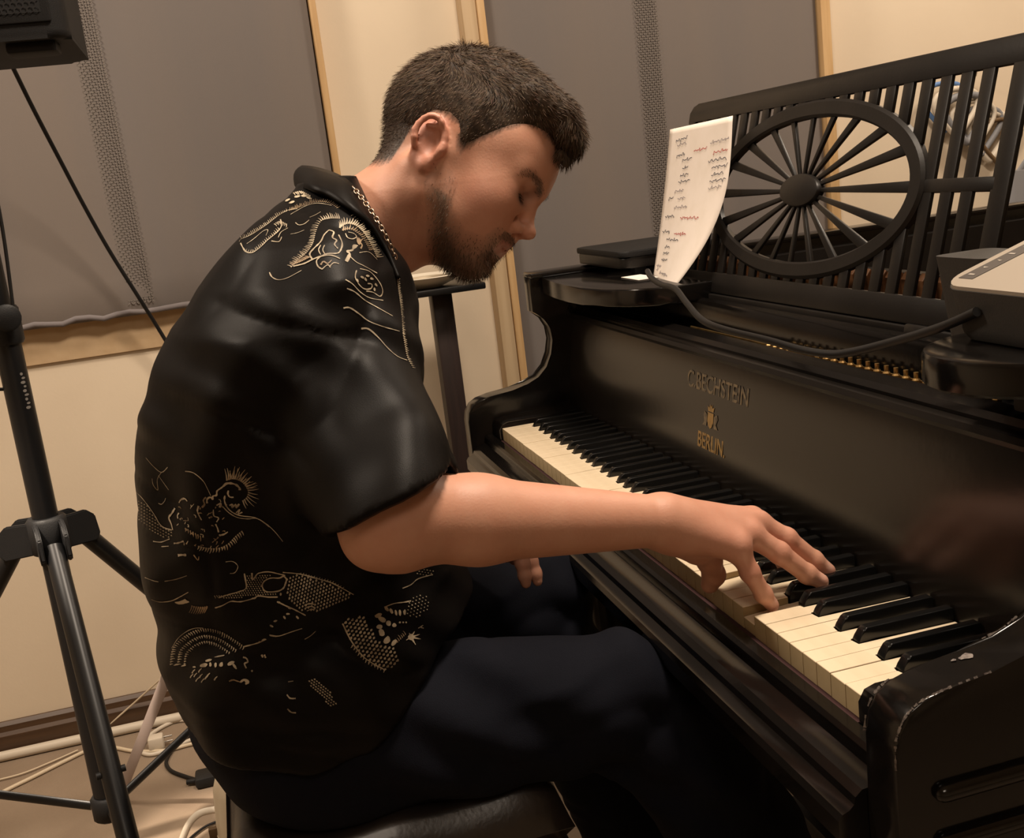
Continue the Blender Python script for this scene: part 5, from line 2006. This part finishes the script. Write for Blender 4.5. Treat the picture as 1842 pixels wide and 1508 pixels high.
def resample(pts, step):
    P = smooth_path([(x, y, 0) for x, y in pts], 8)
    out, acc = [], 0.0
    for i in range(1, len(P)):
        L = np.linalg.norm(P[i] - P[i - 1])
        while acc <= L:
            t = acc / max(L, 1e-9)
            q = P[i - 1] + (P[i] - P[i - 1]) * t
            d = (P[i] - P[i - 1]) / max(L, 1e-9)
            out.append((q[:2], d[:2]))
            acc += step
        acc -= L
    return out


def fringe(fr, pts, step, ln, side=1, lean=0.4, w=1.3, m='beige', jit=0.25):
    """row of tapering teeth standing on a curve"""
    for q, d in resample(T(fr, pts), step):
        n = np.array([d[1], -d[0]]) * side
        v = n * 1.0 + d * lean
        v /= np.linalg.norm(v)
        L = ln * prr.uniform(1 - jit, 1 + jit)
        e = q + v * L + d * prr.uniform(-0.3, 0.3) * L * 0.3
        stroke([tuple(q), tuple((q + e) / 2 + d * 0.8), tuple(e)], w, 0.25, m, 2)


def inside(p, poly):
    x, y = p
    c = False
    for i in range(len(poly)):
        (x1, y1), (x2, y2) = poly[i], poly[i - 1]
        if (y1 > y) != (y2 > y) and x < (x2 - x1) * (y - y1) / (y2 - y1) + x1:
            c = not c
    return c


def scales(fr, poly, dx, dy, ang, size, w=1.1, m='beige'):
    """overlapping scale marks filling a patch"""
    P = T(fr, poly)
    cx_ = sum(p[0] for p in P) / len(P)
    cy_ = sum(p[1] for p in P) / len(P)
    ca, sa = math.cos(math.radians(ang)), math.sin(math.radians(ang))
    R = 160
    j = -int(R / dy)
    while j * dy < R:
        i = -int(R / dx)
        while i * dx < R:
            u, v = i * dx + (dx / 2 if j % 2 else 0), j * dy
            x, y = cx_ + ca * u - sa * v, cy_ + sa * u + ca * v
            if inside((x, y), P):
                k = prr.uniform(0.75, 1.15)
                a, b = -size * k, size * k
                pts = []
                for t in (-1, 0, 1):
                    uu = t * size * 0.6 * k
                    vv = -size * 0.7 * k * (1 - t * t)
                    pts.append((x + ca * uu - sa * vv, y + sa * uu + ca * vv))
                stroke(pts, w * 0.9, w * 0.9, m, 2, 0.3)
            i += 1
        j += 1


def blob(fr, x, y, rx_, ry, ang=0, m='beige'):
    """filled patch of print"""
    x0, y0, s = FRAMES[fr]
    cx_, cy_ = x0 + x * s, y0 + y * s
    vs_, fs_ = PR[m]
    ca, sa = math.cos(math.radians(ang)), math.sin(math.radians(ang))
    ids = []
    for k in range(10):
        a = 2 * math.pi * k / 10
        r = prr.uniform(0.82, 1.08)
        u, v = rx_ * s * r * math.cos(a), ry * s * r * math.sin(a)
        h = shirt_hit(cx_ + ca * u - sa * v, cy_ + sa * u + ca * v)
        if h is None:
            return
        ids.append(len(vs_))
        vs_.append(tuple(h[0] + h[1] * 0.0007))
    h = shirt_hit(cx_, cy_)
    if h is None:
        return
    c = len(vs_)
    vs_.append(tuple(h[0] + h[1] * 0.0009))
    for k in range(10):
        fs_.append((c, ids[k], ids[(k + 1) % 10]))


# shoulder: outstretched limb, clouds, the two dragon heads and their whiskers
line('A', [(45, 430), (60, 410), (130, 380), (240, 310), (330, 240), (400, 200), (470, 190)], 1.3)
line('A', [(55, 440), (90, 500), (140, 510), (200, 470), (250, 420), (300, 380), (340, 340), (355, 300), (345, 268)], 1.3)
line('A', [(100, 445), (150, 410), (220, 352), (255, 345), (240, 385)], 1.0)
fringe('A', [(60, 412), (130, 380), (240, 310), (330, 240), (400, 205)], 3.4, 5.5, 1, 0.2, 1.1)
fringe('A', [(90, 500), (140, 510), (200, 470), (250, 420), (300, 380), (340, 340)], 4.0, 5.0, 1, 0.2, 1.0)
fringe('A', [(300, 300), (340, 280), (390, 300)], 3.0, 6, -1, 0.3, 1.2)
line('A', [(355, 395), (335, 430), (280, 425)], 1.0)
line('A', [(330, 400), (350, 360), (400, 330)], 0.8)
line('A', [(455, 290), (480, 308), (520, 300), (555, 272)], 1.0)
line('A', [(640, 212), (600, 235), (560, 252)], 0.8)
line('A', [(420, 375), (470, 365), (520, 345)], 0.5)
fringe('A', [(410, 205), (470, 185), (540, 160), (620, 140), (700, 150), (760, 185)], 3.2, 6.5, 1, 0.5, 1.2, 'tan')
line('A', [(420, 230), (480, 195), (540, 165), (620, 148), (720, 165)], 1.0)
fringe('A', [(430, 615), (480, 560), (540, 510), (585, 440), (605, 360), (640, 285), (700, 262), (780, 262)], 3.6, 9.5, 1, -0.3, 1.7)
fringe('A', [(440, 600), (500, 575), (560, 545)], 3.2, 9, 1, -0.9, 1.8, 'tan')
line('A', [(440, 610), (520, 590), (580, 560), (650, 535), (720, 530), (780, 555)], 1.4)
line('A', [(700, 345), (665, 380), (640, 430), (590, 480), (560, 520), (580, 560)], 1.6)
line('A', [(700, 345), (735, 360), (725, 400), (755, 420), (740, 450), (765, 480)], 1.8, 1.2)
line('A', [(640, 455), (625, 490), (640, 525)], 0.9)
line('A', [(668, 455), (655, 490), (670, 520)], 0.9)
line('A', [(770, 380), (795, 440), (785, 490), (760, 515), (690, 518), (640, 540), (610, 570), (620, 610), (650, 632)], 1.4)
line('A', [(640, 600), (660, 575), (690, 590), (720, 565)], 1.8, 1.0, 'tan')
line('A', [(650, 632), (690, 600), (710, 620)], 1.2)
line('A', [(705, 612), (735, 585), (772, 592)], 1.2)
line('A', [(265, 655), (285, 690), (330, 710), (390, 698), (450, 668), (500, 640)], 1.1, 0.5)
fringe('A', [(780, 330), (830, 300), (890, 310), (940, 350), (975, 400), (1010, 460), (1045, 540)], 3.4, 11, 1, 0.4, 1.9)
fringe('A', [(800, 350), (860, 340), (920, 380), (960, 430), (990, 490)], 3.8, 8, 1, 0.4, 1.8, 'tan')
line('A', [(820, 370), (835, 400), (870, 410), (900, 395), (880, 370), (840, 360)], 1.4)
blob('A', 915, 425, 16, 30, -20, 'tan')
blob('A', 885, 470, 24, 12, -40)
line('A', [(825, 575), (850, 520), (830, 500), (870, 490), (880, 455), (910, 460)], 3.0, 1.5)
line('A', [(930, 480), (940, 455), (925, 430), (945, 410)], 2.2, 1.2, 'tan')
line('A', [(855, 540), (900, 580), (960, 610), (1050, 660)], 1.1)
line('A', [(920, 510), (990, 505), (1050, 560)], 0.7)
line('A', [(900, 640), (890, 690), (920, 745), (960, 775), (1005, 770), (1010, 740), (980, 735)], 1.2)
line('A', [(925, 628), (990, 645), (1040, 690), (1080, 750), (1090, 800), (1070, 830), (1020, 800), (970, 790)], 1.1)
for x, y, a in ((940, 690, 30), (965, 705, 60), (1010, 700, 20), (1040, 745, 50), (1030, 780, 80), (980, 680, 10), (905, 715, 70)):
    blob('A', x, y, 15, 8, a)
line('A', [(820, 708), (870, 738), (930, 800), (1000, 842), (1095, 860)], 1.2, 0.8)
line('A', [(830, 770), (890, 798), (960, 858), (1050, 910), (1165, 975)], 1.3, 0.9)
line('A', [(805, 915), (850, 912), (920, 958), (990, 1010), (1100, 1052), (1215, 1085)], 1.5, 0.7)
line('A', [(935, 1065), (990, 1068), (1060, 1130), (1130, 1210), (1200, 1270), (1270, 1298)], 1.5, 0.8)
fringe('A', [(1195, 690), (1205, 780), (1222, 900), (1232, 1000), (1238, 1100)], 3.2, 5, 1, 0.5, 1.6)
fringe('A', [(1238, 1100), (1255, 1200), (1272, 1280), (1310, 1350)], 4.0, 6, 1, 0.8, 1.8)
for x, y, a in ((205, 225, -30), (250, 200, -30), (330, 152, -25), (400, 125, -25), (470, 100, -10), (520, 95, 0), (555, 110, 20), (295, 175, -30), (430, 142, -20), (160, 260, -35)):
    blob('A', x, y, 24, 8, a)
fringe('A', [(440, 70), (500, 60), (570, 95)], 3.5, 7, -1, 0.5, 1.6)
fringe('A', [(860, 240), (930, 280), (990, 330), (1040, 430)], 6.0, 6, 1, 0.6, 1.1)
# side: dragon with sun mane
line('B', [(930, 290), (955, 268), (1000, 265), (1050, 280), (1082, 310), (1085, 332)], 2.0)
fringe('B', [(960, 240), (1020, 225), (1090, 245), (1140, 290), (1165, 345), (1150, 400), (1100, 440)], 3.6, 17, 1, 0.15, 1.5, 'beige', 0.3)
fringe('B', [(970, 232), (1040, 225), (1110, 260), (1155, 320)], 5.0, 22, 1, 0.5, 1.2, 'tan', 0.2)
line('B', [(975, 335), (970, 370), (990, 398), (1025, 400)], 1.4)
line('B', [(940, 385), (938, 440), (965, 500), (1020, 550), (1100, 580), (1230, 598), (1330, 650), (1420, 730), (1500, 830)], 1.6, 0.5)
line('B', [(920, 490), (980, 550), (1060, 595), (1160, 610), (1260, 610), (1370, 690)], 1.0, 0.4)
line('B', [(985, 480), (1015, 470), (1010, 500), (1045, 470), (1050, 500), (1080, 465)], 1.6)
line('B', [(1050, 550), (1085, 520), (1070, 560), (1110, 545)], 1.2)
line('B', [(770, 460), (770, 420), (800, 400), (825, 420), (825, 390), (860, 380), (865, 340), (905, 310), (935, 285)], 1.6)
line('B', [(720, 500), (745, 470), (735, 430), (760, 400)], 1.8, 1.2, 'tan')
line('B', [(560, 150), (640, 165), (730, 240), (770, 310), (805, 385)], 1.0, 0.6)
line('B', [(500, 455), (520, 425), (555, 415), (580, 440)], 1.6)
line('B', [(440, 720), (425, 660), (402, 600), (430, 560), (460, 510)], 1.8, 2.4)
line('B', [(690, 485), (678, 530), (695, 580), (718, 622)], 2.2, 1.2)
line('B', [(490, 610), (485, 580), (500, 555)], 1.6)
line('B', [(860, 480), (900, 460), (890, 500)], 1.6)
line('B', [(830, 520), (835, 580), (880, 600), (860, 640)], 1.1)
line('B', [(880, 740), (870, 700), (850, 660)], 1.4)
line('B', [(885, 770), (930, 760), (970, 735)], 2.4, 0.8)
for i in range(46):
    x, y = prr.uniform(470, 960), prr.uniform(430, 900)
    a = prr.uniform(0, 6.28)
    L = prr.uniform(14, 42)
    line('B', [(x, y), (x + L * 0.5 * math.cos(a) + 6, y + L * 0.5 * math.sin(a) - 6), (x + L * math.cos(a), y + L * math.sin(a))], prr.uniform(0.8, 1.8), 0.4, prr.choice(['beige', 'tan']))
fringe('B', [(690, 870), (780, 890), (880, 890), (970, 850), (1040, 780), (1110, 720)], 4.6, 9, -1, -0.2, 2.0)
fringe('B', [(560, 700), (640, 740), (720, 780)], 5, 9, -1, 0.6, 1.4, 'tan')
line('B', [(450, 850), (490, 845), (545, 825)], 1.4)
line('B', [(490, 965), (530, 960), (570, 962)], 2.2)
line('B', [(640, 960), (680, 1010), (690, 975)], 1.2, 0.6, 'tan')
line('B', [(60, 335), (120, 385), (190, 470), (260, 570), (330, 680), (430, 720)], 1.1, 1.4)
scales('B', [(90, 430), (190, 490), (280, 600), (340, 690), (440, 730), (420, 800), (330, 800), (220, 720), (110, 640)], 5.6, 4.8, 30, 2.0, 0.9)
line('B', [(250, 830), (330, 838), (410, 805)], 1.0)
line('B', [(330, 882), (400, 878)], 0.7)
line('B', [(170, 1180), (250, 1210), (300, 1220)], 0.8)
line('B', [(360, 1215), (470, 1195), (575, 1160)], 0.8)
line('B', [(230, 1390), (310, 1415), (420, 1405), (500, 1370), (590, 1320)], 0.9)
line('B', [(950, 1028), (1020, 1025), (1068, 1070), (1040, 1130), (990, 1140)], 0.7)
line('B', [(180, 20), (250, 100), (330, 160), (390, 110)], 0.8)
line('B', [(330, 160), (290, 230), (295, 330), (250, 280), (240, 220)], 0.7)
line('B', [(370, 410), (360, 440), (330, 470), (300, 460)], 0.8)
line('B', [(300, 190), (350, 260), (400, 330)], 0.7)
# hip: limb, scaled flank, coiled tail and the fan of scales
line('D', [(-30, 345), (40, 322), (120, 300), (195, 268), (192, 200), (183, 145)], 1.2)
line('D', [(245, 140), (250, 195), (272, 172), (300, 142), (380, 130), (470, 148), (520, 162)], 1.4)
line('D', [(-60, 430), (0, 410), (70, 375), (150, 378), (260, 350), (300, 330), (380, 340), (460, 340)], 1.5)
line('D', [(330, 235), (350, 205), (400, 182), (470, 182), (505, 168), (530, 192), (522, 232), (505, 268), (460, 292), (380, 297), (345, 282), (330, 250), (330, 235)], 1.4)
blob('D', 260, 350, 18, 7)
blob('D', 485, 318, 8, 14)
scales('D', [(-20, 345), (195, 275), (195, 150), (240, 150), (250, 200), (300, 160), (420, 145), (330, 210), (320, 270), (360, 300), (455, 310), (450, 330), (290, 325), (60, 360)], 4.3, 4.0, 60, 1.6, 1.0)
scales('D', [(530, 165), (640, 158), (780, 198), (900, 235), (1000, 285), (1080, 322), (1000, 380), (880, 430), (770, 455), (660, 450), (560, 390), (530, 300)], 6.6, 5.2, 100, 2.6, 1.5)
line('D', [(500, 135), (640, 150), (780, 188), (900, 222), (1000, 272), (1085, 320)], 1.3, 0.9)
fringe('D', [(640, 150), (780, 188), (900, 222), (1000, 272)], 5, 4, 1, 0.5, 0.9)
line('D', [(460, 380), (520, 410), (590, 440), (690, 492)], 1.4)
for x, y, a in ((515, 510, 60), (440, 540, -20), (408, 582, 30), (545, 480, 0), (622, 508, 50), (470, 385, 20), (560, 432, 20)):
    blob('D', x, y, 17, 9, a)
line('D', [(680, 410), (720, 395), (765, 402)], 1.2)
line('D', [(690, 430), (730, 418), (770, 430)], 1.2)
line('D', [(700, 455), (740, 440), (760, 452)], 1.0)
line('D', [(390, 655), (470, 662), (560, 632), (660, 600)], 0.9)
line('D', [(680, 690), (730, 660), (772, 622)], 0.8)
line('D', [(535, 1150), (560, 1180), (607, 1182)], 1.3)
line('D', [(540, 1268), (570, 1295), (610, 1300)], 1.3)
line('D', [(545, 1045), (588, 1038)], 0.9)
line('D', [(1490, 270), (1560, 240), (1620, 190), (1740, 155)], 1.0)
scales('D', [(1600, 150), (1650, 115), (1750, 110), (1745, 150), (1640, 175)], 5.4, 4.6, 10, 1.6, 0.9)
scales('D', [(1000, 530), (1160, 485), (1250, 640), (1310, 720), (1440, 770), (1450, 880), (1385, 930), (1340, 945), (1200, 860), (1100, 750), (1010, 600)], 7.6, 6.4, 130, 3.3, 1.9)
line('D', [(995, 560), (1060, 690), (1130, 790), (1200, 860), (1345, 948)], 1.3)
fringe('D', [(1080, 740), (1150, 820), (1230, 890), (1350, 948)], 6, 5, -1, 0.3, 1.4)
for x, y, rx_, ry, a in ((1290, 495, 34, 20, -25), (1322, 530, 36, 22, 20), (1300, 590, 26, 20, 0), (1318, 640, 34, 24, 60), (1360, 700, 38, 26, -50), (1420, 720, 32, 20, -60), (1360, 440, 26, 14, 50), (1398, 458, 26, 13, 60), (1436, 472, 26, 10, 80), (1470, 474, 28, 11, 85), (1508, 468, 24, 12, 90), (1375, 560, 20, 26, 0), (1422, 576, 18, 18, 0), (1468, 552, 9, 9, 0), (1495, 552, 8, 8, 0), (1520, 552, 8, 8, 0)):
    blob('D', x, y, rx_, ry, a)
blob('D', 1560, 675, 30, 26, 40)
for e in ((1590, 625), (1632, 650), (1640, 690), (1598, 738), (1520, 700), (1545, 640)):
    line('D', [(1560, 675), ((1560 + e[0]) / 2, (675 + e[1]) / 2), e], 3.0, 0.5)
fringe('D', [(1450, 720), (1480, 690), (1520, 650)], 4, 8, 1, 0.2, 1.3, 'tan')
line('D', [(1340, 425), (1420, 395), (1500, 385), (1560, 375)], 1.1)
scales('D', [(1520, 400), (1600, 330), (1680, 320), (1730, 400), (1680, 470), (1590, 520), (1530, 500)], 6.4, 5.6, 40, 1.5, 0.9)
line('D', [(1620, 600), (1660, 575), (1640, 590), (1665, 600)], 1.1)
scales('D', [(715, 1045), (750, 1010), (830, 1070), (890, 1130), (940, 1230), (930, 1255), (880, 1240), (800, 1150), (720, 1080)], 5.2, 4.4, 40, 2.0, 1.3)
for f, cx_, cy_ in ((1.0, 560, 930), (0.80, 560, 930), (0.62, 560, 925)):
    arc = [(cx_ - 400 * f, cy_ + 10), (cx_ - 365 * f, cy_ - 180 * f), (cx_ - 215 * f, cy_ - 320 * f), (cx_ - 40 * f, cy_ - 385 * f), (cx_ + 150 * f, cy_ - 350 * f), (cx_ + 330 * f, cy_ - 240 * f), (cx_ + 400 * f, cy_ - 190 * f)]
    fringe('C', arc, 4.6, 6.5 * f + 1, -1, 0.25, 1.7)
line('C', [(180, 760), (260, 640), (400, 550), (520, 540)], 0.6)
for x, y, rx_, ry, a in ((528, 946, 44, 24, -15), (600, 940, 14, 26, 0), (655, 945, 15, 28, 0), (715, 940, 20, 28, 20), (820, 925, 46, 22, -25), (860, 960, 14, 36, -35), (580, 895, 40, 14, -15), (700, 850, 60, 8, -10), (310, 950, 30, 9, -15), (230, 940, 30, 9, -15), (425, 965, 18, 10, 0), (1170, 670, 26, 12, -30), (1130, 690, 16, 8, -20), (1045, 1008, 12, 12, 0), (990, 1130, 26, 12, 30)):
    blob('C', x, y, rx_, ry, a)
for x, y in ((420, 1050), (480, 1060), (540, 1075), (440, 1100), (500, 1110), (400, 1010), (470, 1000), (640, 1085), (560, 1050), (380, 1060)):
    line('C', [(x, y + 24), (x + 14, y), (x + 34, y - 18)], 2.0, 0.8)
line('C', [(800, 1120), (840, 1105), (880, 1115), (925, 1130)], 1.6, 1.0, 'tan')
line('C', [(920, 1130), (960, 1105), (1010, 1125), (975, 1150)], 1.8)
line('C', [(950, 860), (985, 870), (1000, 910), (965, 930), (985, 980)], 1.5)
line('C', [(1150, 830), (1165, 860)], 1.6)
line('C', [(1180, 830), (1195, 865)], 1.4)
line('C', [(960, 745), (1040, 725), (1120, 700), (1200, 660)], 1.2)
line('C', [(1240, 625), (1330, 630), (1450, 590), (1568, 550)], 0.9)
for i in range(13):
    a = math.radians(185 + 9 * i) if i < 5 else math.radians(232 + 10 * (i - 5))
    x, y = 420 + 150 * math.cos(a) * (1 if i < 5 else 0.2) + (i - 5) * 18 * (i >= 5), 250 - 60 * math.sin(a) * (0.6 if i < 5 else 1)
    line('C', [(x, y), (x - 14, y + 40), (x - 34, y + 78)] if i >= 5 else [(x + 60, y - 20), (x, y), (x - 60, y + 8)], 1.8, 0.5, 'tan' if i >= 5 else 'beige')
fringe('C', [(640, 190), (700, 185), (760, 190)], 4, 5, -1, 0.3, 1.2)
for mname, (vs_, fs_) in PR.items():
    me = bpy.data.meshes.new('dragon_print')
    me.from_pydata(vs_, [], fs_)
    o = link('dragon_print', me, 'print_' + mname, None, True)
    o['kind'] = 'stuff'
    o.parent = shirt
